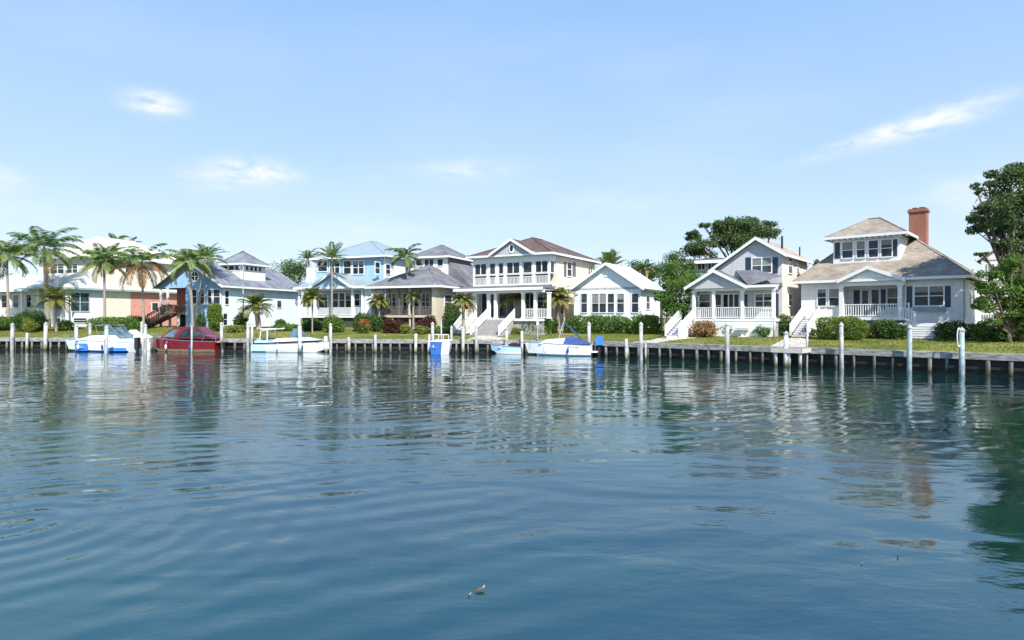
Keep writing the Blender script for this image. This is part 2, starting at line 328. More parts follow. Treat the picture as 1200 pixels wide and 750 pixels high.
class Frame:
    def __init__(s, pl, pr, Yr, yaw, name, label, cat, group=None, z=None):
        s.U = Vector((math.cos(R(yaw)), math.sin(R(yaw)))); s.V = Vector((-s.U.y, s.U.x)); kr = (pr-600)/F; kl = (pl-600)/F
        Rr = Vector((kr*Yr, Yr)); s.W = (Rr.x-kl*Rr.y)/(s.U.x-kl*s.U.y); s.O = Rr-s.U*s.W
        c = s.O+s.U*s.W/2+s.V*2; s.g = gz(inland(c.x, c.y)) if z is None else z
        s.e = empty(name, (s.O.x, s.O.y, s.g), R(yaw), label, cat, group); s.yaw = yaw
    def X(s, px, d=0):
        k = (px-600)/F; return -((s.O.x+d*s.V.x)-k*(s.O.y+d*s.V.y))/(s.U.x-k*s.U.y)
    def D(s, px, x):
        k = (px-600)/F; return -((s.O.x+x*s.U.x)-k*(s.O.y+x*s.U.y))/(s.V.x-k*s.V.y)
    def Yw(s, x, d): return s.O.y+x*s.U.y+d*s.V.y
    def Z(s, py, x, d=0): return zz(py, s.Yw(x, d))-s.g
    def part(s, mb, name, m, parent=None, label=None, smooth=False):
        o = mb.build(name, m, parent or s.e, smooth)
        if label: o['label'] = label
        return o
    def box(s, name, m, *a, parent=None): return s.part(MB().box(*a), name, m, parent)
    # windows --------------------------------------------------
    def win_f(s, x0, x1, z0, z1, d, cols=1, sash=True, fr=.09, name='window', frame=None, pane=None):
        mb = MB(); a = d-.06; b = d-.002
        mb.box(x0-fr, x0, a, b, z0-fr, z1+fr); mb.box(x1, x1+fr, a, b, z0-fr, z1+fr)
        mb.box(x0, x1, a-.01, b, z1, z1+fr); mb.box(x0, x1, a-.03, b, z0-fr, z0)
        for i in range(1, cols):
            xc = x0+(x1-x0)*i/cols; mb.box(xc-.045, xc+.045, a, b, z0, z1)
        if sash:
            zm = (z0+z1)/2
            for i in range(cols):
                xa = x0+(x1-x0)*i/cols+(.045 if i else 0); xb = x0+(x1-x0)*(i+1)/cols-(.045 if i < cols-1 else 0)
                mb.box(xa, xb, a+.015, b, zm-.03, zm+.03)
        o = s.part(mb, name, frame or trimw)
        s.part(MB().box(x0, x1, d-.02, d-.004, z0, z1), 'pane', pane or glass, o)
        if sash and random.random() < .5 and not pane:
            zb = z1-(z1-z0)*random.choice((.22, .3, .45)); s.part(MB().box(x0+.01, x1-.01, d-.026, d-.0205, zb, z1-.01), 'blind', blindm, o)
        return o
    def win_s(s, y0, y1, z0, z1, x, cols=1, sash=True, fr=.09, name='window', frame=None):
        mb = MB(); a = x+.06; b = x+.002
        mb.box(b, a, y0-fr, y0, z0-fr, z1+fr); mb.box(b, a, y1, y1+fr, z0-fr, z1+fr)
        mb.box(b, a+.01, y0, y1, z1, z1+fr); mb.box(b, a+.03, y0, y1, z0-fr, z0)
        for i in range(1, cols):
            yc = y0+(y1-y0)*i/cols; mb.box(b, a, yc-.045, yc+.045, z0, z1)
        if sash:
            zm = (z0+z1)/2
            for i in range(cols):
                ya = y0+(y1-y0)*i/cols+(.045 if i else 0); yb = y0+(y1-y0)*(i+1)/cols-(.045 if i < cols-1 else 0)
                mb.box(b, a-.015, ya, yb, zm-.03, zm+.03)
        o = s.part(mb, name, frame or trimw); s.part(MB().box(x+.004, x+.02, y0, y1, z0, z1), 'pane', glass, o); return o
    def wf(s, px0, px1, py0, py1, d=0, **k):
        x0, x1 = s.X(px0, d), s.X(px1, d); xm = (x0+x1)/2; return s.win_f(x0, x1, s.Z(py1, xm, d), s.Z(py0, xm, d), d, **k)
    def wsd(s, px0, px1, py0, py1, x, **k):
        y0, y1 = s.D(px0, x), s.D(px1, x); ym = (y0+y1)/2; return s.win_s(y0, y1, s.Z(py1, x, ym), s.Z(py0, x, ym), x, **k)
    def shutter(s, px0, px1, py0, py1, d=0, m=None):
        x0, x1 = s.X(px0, d), s.X(px1, d); xm = (x0+x1)/2; z0, z1 = s.Z(py1, xm, d), s.Z(py0, xm, d)
        mb = MB().box(x0, x1, d-.035, d-.003, z0, z1)
        for i in range(int((z1-z0)/.12)): mb.box(x0+.05, x1-.05, d-.055, d-.036, z0+.05+i*.12, z0+.11+i*.12)
        return s.part(mb, 'shutter', m or shut)
    def shutter_s(s, px0, px1, py0, py1, x, m=None):
        y0, y1 = s.D(px0, x), s.D(px1, x); ym = (y0+y1)/2; z0, z1 = s.Z(py1, x, ym), s.Z(py0, x, ym)
        return s.part(MB().box(x+.003, x+.04, y0, y1, z0, z1), 'shutter', m or shut)
    # roofs ------------------------------------------------------
    def fascia(s, x0, x1, y0, y1, z, roof, h=.2, m=None):
        mb = MB(); t = .05
        mb.box(x0-t, x1+t, y0-t, y0+.02, z-h, z+.01); mb.box(x0-t, x1+t, y1-.02, y1+t, z-h, z+.01)
        mb.box(x0-t, x0+.02, y0+.021, y1-.021, z-h, z+.01); mb.box(x1-.02, x1+t, y0+.021, y1-.021, z-h, z+.01)
        return s.part(mb, 'fascia', m or trimw, roof)
    def hip(s, m, x0, x1, y0, y1, ze, zr, r0, r1, along='y', name='roof', fm=None, fh=.2):
        A = [(x0,y0,ze),(x1,y0,ze),(x1,y1,ze),(x0,y1,ze),(*r0,zr),(*r1,zr),(x0,y0,ze-.05),(x1,y0,ze-.05),(x1,y1,ze-.05),(x0,y1,ze-.05)]
        if along == 'y': Fc = [(0,1,4),(1,2,5,4),(2,3,5),(3,0,4,5)]
        else: Fc = [(0,1,5,4),(1,2,5),(2,3,4,5),(3,0,4)]
        Fc += [(9,8,7,6),(6,7,1,0),(7,8,2,1),(8,9,3,2),(9,6,0,3)]
        o = s.part(MB().poly(A, Fc), name, m); s.fascia(x0, x1, y0, y1, ze, o, fh, fm)
        # ridge and hip caps
        mb = MB(); cs = [(x0,y0),(x1,y0),(x1,y1),(x0,y1)]
        tgt = [r0, r0, r1, r1] if along == 'y' else [r0, r1, r1, r0]
        for c, r in zip(cs, tgt): mb.bar((*c, ze+.02), (*r, zr+.02), .16, .04)
        if (Vector(r0)-Vector(r1)).length > .1: mb.bar((*r0, zr+.025), (*r1, zr+.025), .18, .05)
        s.part(mb, 'ridge_cap', m, o)
        return o
    def gable_y(s, m, x0, x1, y0, y1, zl, zr, xm=None, z_r2=None, th=.12, name='roof', rake=True, wallm=None, inset=.35):
        xm = (x0+x1)/2 if xm is None else xm; zr2 = zl if z_r2 is None else z_r2
        mb = MB()
        mb.prism([(x0,y0,zl),(xm,y0,zr),(xm,y0,zr-th),(x0,y0,zl-th)], (0, y1-y0, 0))
        mb.prism([(xm+.001,y0,zr),(x1,y0,zr2),(x1,y0,zr2-th),(xm+.001,y0,zr-th)], (0, y1-y0, 0))
        o = s.part(mb, name, m)
        if rake:
            rb = MB()
            for ya, yb in ((y0-.05, y0-.002), (y1+.002, y1+.05)):
                rb.prism([(x0,ya,zl+.02),(xm,ya,zr+.02),(xm,ya,zr-.26),(x0,ya,zl-.26)], (0, yb-ya, 0))
                rb.prism([(xm+.001,ya,zr+.02),(x1,ya,zr2+.02),(x1,ya,zr2-.26),(xm+.001,ya,zr-.26)], (0, yb-ya, 0))
            rb.box(x0-.05, x0-.002, y0, y1, zl-.2, zl+.01); rb.box(x1+.002, x1+.05, y0, y1, zr2-.2, zr2+.01)
            s.part(rb, 'fascia', trimw, o)
        if wallm:
            zb = min(zl, zr2)-.1
            for ya in (y0+inset, y1-inset-.1):
                e = .2
                s.part(MB().prism([(x0+e,ya,zb-.02),(x1-e,ya,zb-.02),(x1-e,ya,zr2-th+.02+e*(zr-zr2)/(x1-xm)),(xm,ya,zr-th+.02),(x0+e,ya,zl-th+.02+e*(zr-zl)/(xm-x0))], (0, .1, 0)), 'gable', wallm)
        return o
    def rail(s, x0, y0, x1, y1, z, h=.95, m=None, z1=None, sp=.17, bw=.055, parent=None):
        z1 = z if z1 is None else z1; mb = MB()
        mb.bar((x0,y0,z+h), (x1,y1,z1+h), .09, .07); mb.bar((x0,y0,z+.1), (x1,y1,z1+.1), .07, .06)
        L = math.hypot(x1-x0, y1-y0); n = max(2, int(L/sp))
        for i in range(1, n):
            t = i/n; x = x0+(x1-x0)*t; y = y0+(y1-y0)*t; zb = z+(z1-z)*t; mb.box(x-bw/2, x+bw/2, y-bw/2, y+bw/2, zb+.12, zb+h-.03)
        for (x, y, zb) in ((x0, y0, z), (x1, y1, z1)): mb.box(x-.06, x+.06, y-.06, y+.06, zb-.02, zb+h+.1)
        return s.part(mb, 'railing', m or trimw, parent)
    def post(s, x, y, z0, z1, w=.2, m=None):
        mb = MB().box(x-w/2, x+w/2, y-w/2, y+w/2, z0+.12, z1-.12); mb.box(x-w*.68, x+w*.68, y-w*.68, y+w*.68, z0, z0+.12); mb.box(x-w*.68, x+w*.68, y-w*.68, y+w*.68, z1-.12, z1)
        return s.part(mb, 'porch_post', m or trimw)
    def stairs(s, x0, x1, y0, z0, y1, z1, m=None, riser=None, rails=True, railm=None, axis='y', closed=True):
        """from top (y0,z0) down to bottom (y1,z1)"""
        n = max(2, int(round(abs(z0-z1)/.18))); mb = MB()
        for i in range(n):
            t0 = i/n; t1 = (i+1)/n; zt = z0+(z1-z0)*(t0+.5/n); a = y0+(y1-y0)*t0; b = y0+(y1-y0)*t1
            zb = min(z0, z1)-.4
            if axis == 'y':
                mb.box(x0, x1, a, b, zt-.06, zt); mb.box(x0+.03, x1-.03, a+(.04 if b > a else -.04), b, zb, zt-.061, 1)
            else:
                mb.box(a, b, x0, x1, zt-.06, zt)
                if closed: mb.box(a, b, x0+.03, x1-.03, zb, zt-.061, 1)
        if not closed:
            for x in (x0+.04, x1-.04): mb.bar((y0, x, z0-.2), (y1, x, z1-.2), .06, .26)
        o = s.part(mb, 'steps', [m or stairg, riser or trimw])
        if rails:
            for x in (x0-.06, x1+.06):
                if axis == 'y': s.rail(x, y0, x, y1, z0, .9, railm, z1, parent=o)
                else: s.rail(y0, x, y1, x, z0, .9, railm, z1, parent=o, sp=.34)
        return o

# ------------------------------------------------------------------ ground, water
def far(n, d, D, t): return BEND+n*d+D*t
def corner_off(d):      # intersection of both offset lines
    A = np.array([N1, N2]); return np.linalg.solve(A, np.array([BEND@N1+d, BEND@N2+d]))
rows = []
for d, z in ((0, gz(0)), (4, gz(4)), (8, gz(8)), (13, gz(13)), (1500, gz(13))):
    c = corner_off(d); rows.append([(*(c-D1*1500), z), (*(c-D1*120), z), (*(c-D1*30), z), (*c, z), (*(c+D2*30), z), (*(c+D2*120), z), (*(c+D2*1500), z)])
mb = MB(); nv = len(rows[0])
mb.poly([p for r in rows for p in r], [(i*nv+k, i*nv+k+1, (i+1)*nv+k+1, (i+1)*nv+k) for i in range(len(rows)-1) for k in range(nv-1)])
def lawn_mat():
    m, t, b = new_mat('lawn'); L = t.links.new; n = t.nodes.new
    b.inputs['Roughness'].default_value = .9; b.inputs['Specular IOR Level'].default_value = .1
    co = n('ShaderNodeTexCoord'); a = n('ShaderNodeTexNoise'); a.inputs['Scale'].default_value = .35; a.inputs['Detail'].default_value = 8; L(co.outputs['Object'], a.inputs['Vector'])
    c = n('ShaderNodeValToRGB'); e = c.color_ramp.elements; e[0].position = .35; e[0].color = (.10, .125, .03, 1); e[1].position = .68; e[1].color = (.27, .25, .085, 1)
    x = e.new(.52); x.color = (.17, .19, .045, 1); L(a.outputs['Fac'], c.inputs[0])
    f = n('ShaderNodeTexNoise'); f.inputs['Scale'].default_value = 14; f.inputs['Detail'].default_value = 6; L(co.outputs['Object'], f.inputs['Vector'])
    mr = n('ShaderNodeMapRange'); mr.inputs[1].default_value = .3; mr.inputs[2].default_value = .7; mr.inputs[3].default_value = .6; mr.inputs[4].default_value = 1.3; L(f.outputs['Fac'], mr.inputs[0])
    v = n('ShaderNodeVectorMath'); v.operation = 'SCALE'; L(c.outputs[0], v.inputs[0]); L(mr.outputs[0], v.inputs['Scale']); L(v.outputs[0], b.inputs['Base Color'])
    bp = n('ShaderNodeBump'); bp.inputs['Distance'].default_value = .05; L(f.outputs['Fac'], bp.inputs['Height']); L(bp.outputs[0], b.inputs['Normal'])
    return m
tag(mb.build('ground', lawn_mat()), kind='structure')
def water_mat():
    m, t, b = new_mat('canal_water'); L = t.links.new; n = t.nodes.new
    def mth(op, a, b_=None, c=None):
        q = n('ShaderNodeMath'); q.operation = op
        for i, v in enumerate((a, b_, c)):
            if v is None: continue
            if isinstance(v, (int, float)): q.inputs[i].default_value = v
            else: L(v, q.inputs[i])
        return q.outputs[0]
    b.inputs['Base Color'].default_value = (.003, .025, .033, 1); b.inputs['Roughness'].default_value = .005; b.inputs['IOR'].default_value = 2.5; b.inputs['Specular Tint'].default_value = (.50, .82, 1, 1)
    b.inputs['Specular IOR Level'].default_value = .5
    co = n('ShaderNodeTexCoord')
    def noise(scale, stretch, rot, det, rough=.5, dist=0):
        mp = n('ShaderNodeMapping'); mp.inputs['Scale'].default_value = stretch; mp.inputs['Rotation'].default_value = (0, 0, R(rot)); L(co.outputs['Object'], mp.inputs[0])
        s = n('ShaderNodeTexNoise'); s.inputs['Scale'].default_value = scale; s.inputs['Detail'].default_value = det; s.inputs['Roughness'].default_value = rough; s.inputs['Distortion'].default_value = dist
        L(mp.outputs[0], s.inputs['Vector']); return s.outputs['Fac']
    swell = noise(.22, (1, 1.9, 1), 18, 2, .5, .6)
    mid = noise(1.0, (.75, 1.4, 1), -12, 3, .5, .3)
    fine = noise(2.6, (.7, 1.25, 1), 6, 5, .62)
    patch = noise(.09, (1, 2.2, 1), 8, 3)         # calmer and more ruffled patches
    pm = n('ShaderNodeMapRange'); pm.inputs[1].default_value = .36; pm.inputs[2].default_value = .62; pm.inputs[3].default_value = .25; pm.inputs[4].default_value = 1.25; L(patch, pm.inputs[0])
    spn = n('ShaderNodeSeparateXYZ'); L(co.outputs['Object'], spn.inputs[0])
    nr = n('ShaderNodeMapRange'); nr.inputs[1].default_value = 9; nr.inputs[2].default_value = 34; nr.inputs[3].default_value = 1.35; nr.inputs[4].default_value = .95; L(spn.outputs[1], nr.inputs[0])
    pmx = mth('MULTIPLY', pm.outputs[0], nr.outputs[0])
    bc = n('ShaderNodeMix'); bc.data_type = 'RGBA'; mk = noise(.10, (1, 1.6, 1), 30, 3); mk2 = n('ShaderNodeMapRange'); mk2.inputs[1].default_value = .40; mk2.inputs[2].default_value = .62; L(mk, mk2.inputs[0])
    L(mk2.outputs[0], bc.inputs[0]); bc.inputs[6].default_value = (.003, .018, .021, 1); bc.inputs[7].default_value = (.006, .034, .026, 1); L(bc.outputs[2], b.inputs['Base Color'])
    wv = n('ShaderNodeTexWave'); wv.inputs['Scale'].default_value = .42; wv.inputs['Distortion'].default_value = 3.5; wv.inputs['Detail'].default_value = 2; wv.inputs['Detail Scale'].default_value = .6
    wmp = n('ShaderNodeMapping'); wmp.inputs['Rotation'].default_value = (0, 0, R(62)); L(co.outputs['Object'], wmp.inputs[0]); L(wmp.outputs[0], wv.inputs['Vector'])
    wk = noise(.14, (1, 1, 1), 50, 2); wk2 = n('ShaderNodeMapRange'); wk2.inputs[1].default_value = .42; wk2.inputs[2].default_value = .62; L(wk, wk2.inputs[0])
    h = mth('MULTIPLY', swell, .085); h = mth('ADD', h, mth('MULTIPLY', mth('MULTIPLY', wv.outputs['Fac'], wk2.outputs[0]), .009)); h = mth('ADD', h, mth('MULTIPLY', mth('MULTIPLY', mid, .019), pmx)); h = mth('ADD', h, mth('MULTIPLY', mth('MULTIPLY', fine, .0056), pmx))
    # rings spreading from a fish or an oar at the left, near the camera
    sp = n('ShaderNodeSeparateXYZ'); L(co.outputs['Object'], sp.inputs[0])
    dx = mth('SUBTRACT', sp.outputs[0], -7.9); dy = mth('SUBTRACT', sp.outputs[1], 9.7)
    r = mth('SQRT', mth('ADD', mth('MULTIPLY', dx, dx), mth('MULTIPLY', dy, dy)))
    ring = mth('MULTIPLY', mth('SINE', mth('MULTIPLY', r, 11)), mth('EXPONENT', mth('MULTIPLY', r, -.30)))
    h = mth('ADD', h, mth('MULTIPLY', ring, .008))
    bp = n('ShaderNodeBump'); bp.inputs['Distance'].default_value = 1.0; bp.inputs['Strength'].default_value = 1.0; L(h, bp.inputs['Height']); L(bp.outputs[0], b.inputs['Normal'])
    return m
mb = MB().poly([(-2500, -2500, 0), (2500, -2500, 0), (2500, 2500, 0), (-2500, 2500, 0)], [(0, 1, 2, 3)])
tag(mb.build('water', water_mat()), kind='structure')
#SETTING_END

# ------------------------------------------------------------------ seawall
def wall_pt(t):     # t: metres along the bank from the bend, negative to the left
    return BEND+(D1*t if t < 0 else D2*t)
sw = empty('seawall', (BEND[0], BEND[1], 0), 0, 'long grey timber seawall edging the lawns along the canal', 'seawall')
def strip(mb, t0, t1, v0, v1, z0, z1):     # v negative = towards the water
    D, n = (D1, N1) if t1 <= 0 else (D2, N2)
    def q(t, v):
        if abs(t) < 1e-6: c = corner_off(v); return c-BEND
        return D*t+n*v
    p = [q(t0, v0), q(t1, v0), q(t1, v1), q(t0, v1)]
    mb.poly([(*a, z0) for a in p]+[(*a, z1) for a in p], [(3,2,1,0),(4,5,6,7),(0,1,5,4),(1,2,6,5),(2,3,7,6),(3,0,4,7)])
mb = MB()
for a, b in ((-150, 0), (0, 90)): strip(mb, a, b, .0, .45, -1.2, 1.13)
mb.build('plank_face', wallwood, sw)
mb = MB(); t = -150.
while t < 90:
    nx = min(t+3.6, 0 if t < 0 else 90); strip(mb, t, nx-.015 if nx != 0 else 0, -.22, .42, 1.131+random.uniform(-.008, .008), 1.235+random.uniform(-.01, .01)); t = nx
mb.build('cap_board', capwood, sw)
mb = MB()
for a, b in ((-150, 0), (0, 90)): strip(mb, a, b, -.30, -.225, .86, 1.20)
mb.build('fascia_board', capwood, sw)
mb = MB()
for a, b in ((-150, 0), (0, 90)): strip(mb, a, b, -.12, -.02, .28, .46)
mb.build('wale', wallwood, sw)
mp_ = MB().tube([(0, 0, -1.2), (0, 0, .4), (0, 0, .855)], [.12, .11, .10], 8)
stub = None; tt = []
t = -60.; 
while t < 34.5:
    t += random.uniform(.8, 1.15); tt.append(t)
tt = [t for t in tt if abs(t) > .4][:99]
for t in tt:
    D, n = (D1, N1) if t < 0 else (D2, N2); q = D*t+n*(-.24)
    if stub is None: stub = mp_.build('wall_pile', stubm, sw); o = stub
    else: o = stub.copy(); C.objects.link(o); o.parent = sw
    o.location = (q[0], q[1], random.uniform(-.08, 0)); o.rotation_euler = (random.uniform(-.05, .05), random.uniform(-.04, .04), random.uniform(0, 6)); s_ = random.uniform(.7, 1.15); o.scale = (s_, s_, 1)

# ------------------------------------------------------------------ paths
def path(pxs, label):
    """closed outline as (px, py) seen on the bank, laid as a thin slab"""
    pts = []
    for px, py in pxs:
        if py is None: p = P(px, .35)
        else: p, _ = G(px, py)
        pts.append(p)
    n = len(pts)
    mb = MB().poly([(p.x, p.y, p.z+.035) for p in pts]+[(p.x, p.y, p.z-.2) for p in pts], [list(range(n))[::-1]]+[(i, (i+1) % n, n+(i+1) % n, n+i) for i in range(n)])
    o = mb.build('path', concrete); tag(o, kind='structure')
path([(548, None), (592, None), (594, 397), (575, 393.5), (560, 393.5)], '')
path([(742, None), (768, None), (790, 398.5), (815, 396), (777, 395.5), (762, 399)], '')
path([(903, None), (944, None), (948, 398.5), (938, 396.2), (921, 396.8)], '')

# ------------------------------------------------------------------ HOUSES
def clutter_floor(h, x0, x1, y0, y1, zf, m=trimw): h.box('porch_floor', m, x0, x1, y0, y1, zf-.22, zf)

# far left white house ------------------------------------------------
h = Frame(-75, 27, 80, -19, 'white_house', 'white house with a covered porch, cut by the left edge behind the palms', 'house', 'houses along the canal')
W = h.W; zf = h.Z(369, W, 0); ze = h.Z(341.5, W, 0); zg = -.5
h.box('wall', whites, 0, W, 2.2, 13, zg, ze)
h.box('foundation', underfloor, .1, W-.1, 0.1, 2.19, zg, zf-.23); clutter_floor(h, 0, W, 0, 2.19, zf)
for px in (-50, -25, 0, 12, 26): h.post(h.X(px, .15), .15, zf, ze-.1, .28)
h.rail(0, .15, W-.1, .15, zf)
h.hip(mroof, -.6, W+.6, -.6, 13.6, ze+.15, ze+2.9, (W/2, 5.5), (W/2, 8))
for a, b in ((-20, -8), (2, 9), (16, 22)): h.wf(a, b, 346, 362, 2.2)
h.wsd(31, 36, 346, 360, W)

# cream house with metal roofs and coral wall -------------------------
h = Frame(29, 79.5, 78, -20, 'cream_house', 'large cream two storey house with pale metal roofs and a coral red side wall', 'house', 'houses along the canal')
W = h.W; ze = h.Z(338, W, 0); zf = h.Z(371, W, 0); zg = -.5
y1, y2, y3 = h.D(121, W), h.D(153, W), h.D(189, W)
h.box('wall', whites, 0, W-.02, 2.6, y1, zg, ze-.02, )
h.box('wall', whites, h.X(62), W, 0.9, 2.59, zg, ze)
h.box('wall', cream, .3, W-.01, y1+.001, y2, zg, ze-.02)
h.box('coral_wall', coral, .3, W, y2+.001, y3+4, zg, ze-.02)
for px in (30, 45, 62, 78.5): h.post(h.X(px, .1), .1, -.3, ze-.15, .26)
clutter_floor(h, 0, h.X(61), .0, 2.59, zf); h.rail(0, .1, h.X(61), .1, zf)
# upper storey
ub = 3.2; uxl = h.X(46, ub); zu = h.Z(301, W, ub)
h.box('upper_wall', cream, uxl, W-.05, ub, y3+4, ze-.01, zu)
h.hip(creamroof, uxl-.7, W+.65, ub-.7, y3+4.7, zu+.12, h.Z(279.5, W/2, ub+7), ((uxl+W)/2, ub+4.4), ((uxl+W)/2, y3-.5), fm=trimw)
# skirt metal roof round the front
mb = MB(); zt = h.Z(319, W, ub)
zs = ze+.14
mb.poly([(-.6,-.6,zs),(W+.6,-.6,zs),(W+.6,y1+.3,zs),(W-.04,y1+.3,zt-.5),(W-.04,ub-.02,zt),(0,ub-.02,zt),(-.6,ub+4,zs)],
        [(0,1,4,5),(1,2,3,4),(0,5,6)])
mb.poly([(-.6,-.6,zs-.04),(W+.6,-.6,zs-.04),(W+.6,y1+.3,zs-.04),(-.6,y1+.3,zs-.04)], [(3,2,1,0)])
rf = h.part(mb, 'skirt_roof', mroof)
h.part(MB().box(-.65, W+.65, -.65, -.6, zs-.24, zs+.01).box(W+.6, W+.65, -.6, y3+4, zs-.24, zs+.01).box(-.65, -.6, -.6, ub+3, zs-.24, zs+.01), 'fascia', mat('grey_green_trim', (.30, .42, .40), .5, .1), rf)
h.box('eave_strip', trimw, W-.03, W+.58, y1+.31, y3+4, zs-.2, zs)
h.wf(60.5, 75, 309.5, 321, ub, cols=2); h.wsd(83, 104, 343.5, 364.5, W, cols=2, frame=mat('pale_teal_trim', (.45, .60, .62), .5, .05))
h.wf(79, 91, 309.5, 321, ub, cols=2, fr=.07)
h.wsd(147, 156.5, 307, 319.5, W-.05, cols=1)
h.wsd(86, 101, 373, 378, W); h.wf(33, 40, 345, 362, 2.6); h.wf(66, 73, 345, 363, .9)
h.wsd(178, 185, 355, 364, W, sash=False)

# blue gabled house with cupola ---------------------------------------
h = Frame(187, 260, 74, -19, 'blue_gable_house', 'blue house with round gable window, slate roof, square cupola and a brown outside stair', 'house', 'houses along the canal')
W = h.W; ze = h.Z(335.5, W, 0); zf = h.Z(366, W, 0); zg = -.6; yb = h.D(352, W)
xs = h.X(217.5, 0)
h.box('front_wall', blue, xs, W, 0, 2.6, zg, ze); h.box('wall', bluelit, .0, W-.004, 2.601, yb, zg, ze-.01)
h.part(MB().box(W-.0, W+.02, .0, 2.6, zg, ze), 'side_panel', bluelit)  # thin skin wearing the lightened blue, so the side looks sunlit
h.part(MB().box(xs-.02, xs-.002, .02, 2.59, zf, ze-.2), 'porch_side_wall', redwall)
h.part(MB().box(.02, 1.5, 2.55, 2.598, zf, ze-.02), 'porch_back_wall', redwall)
h.part(MB().box(1.8, 2.8, 2.52, 2.598, zf, ze-.5), 'door', dark)
h.box('porch_floor', woodbr, .0, xs-.03, .0, 2.54, zf-.25, zf)
h.box('understorey', underfloor, .3, xs-.03, 2.3, 2.59, zg, zf-.26)
for x in (.1, 1.25): h.post(x, .1, zf, ze-.1, .2)
for x in (.1, 1.6, 3.0): h.post(x, .1, zg, zf-.26, .22)
h.rail(.1, .08, xs-.1, .08, zf, m=woodbr); h.rail(.08, .15, .08, 2.4, zf, m=woodbr)
h.stairs(-1.25, -.15, 2.1, zf, -3.4, -.1, woodbr, woodbr, railm=woodbr) if False else None
# stair runs down to the left along the front
o = h.stairs(-1.25, -.1, 3.1, zf, -2.3, -.15, woodbr, woodbr, railm=woodbr, axis='x', closed=False)
# second flight from the middle
h.stairs(-2.5, -1.35, 3.4, zf-.1, 1.0, .6, woodbr, woodbr, railm=woodbr, axis='x', closed=False)
xm = W/2+.05
zr = h.Z(304.5, xm, -.5)
h.gable_y(slate, -.65, W+.65, -.6, yb+.5, ze+.05, zr, xm=xm, wallm=blue, inset=.7)
# round window
cx = h.X(228.7, .1); cz = h.Z(323.9, cx, .1)
mb = MB()
ring = [(math.cos(a)*r_, math.sin(a)*r_) for r_ in (.55, .72) for a in [2*math.pi*i/24 for i in range(24)]]
V = [(cx+a, y, cz+b) for y in (.0, .09) for a, b in ring]; Fc = []
for i in range(24):
    j = (i+1) % 24; Fc += [(i, j, 24+j, 24+i), (48+i, 72+i, 72+j, 48+j), (24+i, 24+j, 72+j, 72+i), (i, 48+i, 48+j, j)]
mb.poly(V, Fc); mb.box(cx-.55, cx+.55, .02, .07, cz-.04, cz+.04); mb.box(cx-.04, cx+.04, .021, .071, cz+.041, cz+.55); mb.box(cx-.04, cx+.04, .021, .071, cz-.55, cz-.041)
rw = h.part(mb, 'round_window', trimw); h.part(MB().poly([(cx+math.cos(2*math.pi*i/24)*.56, .085, cz+math.sin(2*math.pi*i/24)*.56) for i in range(24)], [list(range(24))]), 'pane', glass, rw)
for a, b in ((223.7, 230.5), (233.5, 239.6), (250.5, 258)): h.wf(a, b, 339.5, 356, 0, cols=1)
h.wf(244, 248, 339.5, 356, 0, cols=1, fr=.06); h.wf(254.5, 259, 367.5, 381, 0)
h.wsd(263.5, 267.8, 341, 356.5, W+.02); h.wsd(261.5, 266, 367.5, 381, W+.02)
h.wsd(324.5, 329.5, 352.5, 360.5, W, sash=False); h.wsd(286, 290, 353, 360, W, sash=False) if False else None
# cupola
cd = h.D(262, W/2) if False else 4.6
x0, x1 = h.X(259.5, cd)+.0, h.X(284.5, cd); y1c = h.D(311, x1)
zb = h.Z(322, x1, cd); zt = h.Z(309.5, x1, cd)
x0 = x1-3.6
h.box('cupola', trimw, x0, x1, cd, min(y1c, cd+6), zb-1.2, zt)
yc = min(y1c, cd+6)
h.hip(slate, x0-.5, x1+.5, cd-.5, yc+.5, zt+.1, h.Z(294.5, (x0+x1)/2, (cd+yc)/2), ((x0+x1)/2, cd+2.2), ((x0+x1)/2, yc-2.2), name='cupola_roof')
for i in range(4):
    a = cd+.5+i*(yc-cd-1)/4; h.win_s(a, a+(yc-cd-1)/4-.35, zt-.75, zt-.2, x1, sash=False, fr=.06)
for i in range(3): h.win_f(x0+.35+i*1.05, x0+1.15+i*1.05, zt-.75, zt-.2, cd, sash=False, fr=.06)

# light blue two storey house ----------------------------------------
h = Frame(351, 435.5, 72, -24, 'light_blue_house', 'light blue two storey house with a blue grey metal hip roof and white gabled porch', 'house', 'houses along the canal')
W = h.W; ze = h.Z(335.5, W, 0); zf = h.Z(370, W, 0); zg = -.6; ud = 2.6
xu = h.X(371, ud); zu = h.Z(300.5, W, ud)
h.box('wall', skyblue, 0, W, 2.4, 12, zg, ze); h.box('upper_wall', skyblue, xu, W-.02, ud, 12, ze+.001, zu)
h.part(MB().box(W-.02, W+.015, ud, 12.02, zg, zu-.01), 'side_panel', whites)
h.box('foundation', underfloor, .2, W-1, .3, 2.39, zg, zf-.23); clutter_floor(h, 0, h.X(425), 0, 2.39, zf)
h.box('bay_wall', whites, h.X(426.5), W-.1, .1, 2.39, zg, ze-.02)
for px in (351, 369, 413.5, 425): h.post(h.X(px, .15), .15, zf, ze-.15, .26)
h.box('beam', trimw, -.1, W, .03, .3, ze-.36, ze-.1)
h.rail(.1, .15, h.X(368), .15, zf); h.rail(h.X(370), .15, h.X(412.5), .15, zf); h.rail(h.X(414.5), .15, h.X(424), .15, zf)
h.wf(390.5, 396.5, 343.5, 360, 2.4); h.wf(398, 404, 343.5, 360, 2.4); h.wf(405.5, 411.5, 343.5, 360, 2.4); h.wf(416, 421.5, 344, 358, 2.4); h.wf(356, 364, 344, 359, 2.4); h.wf(374, 384, 344, 361, 2.4)
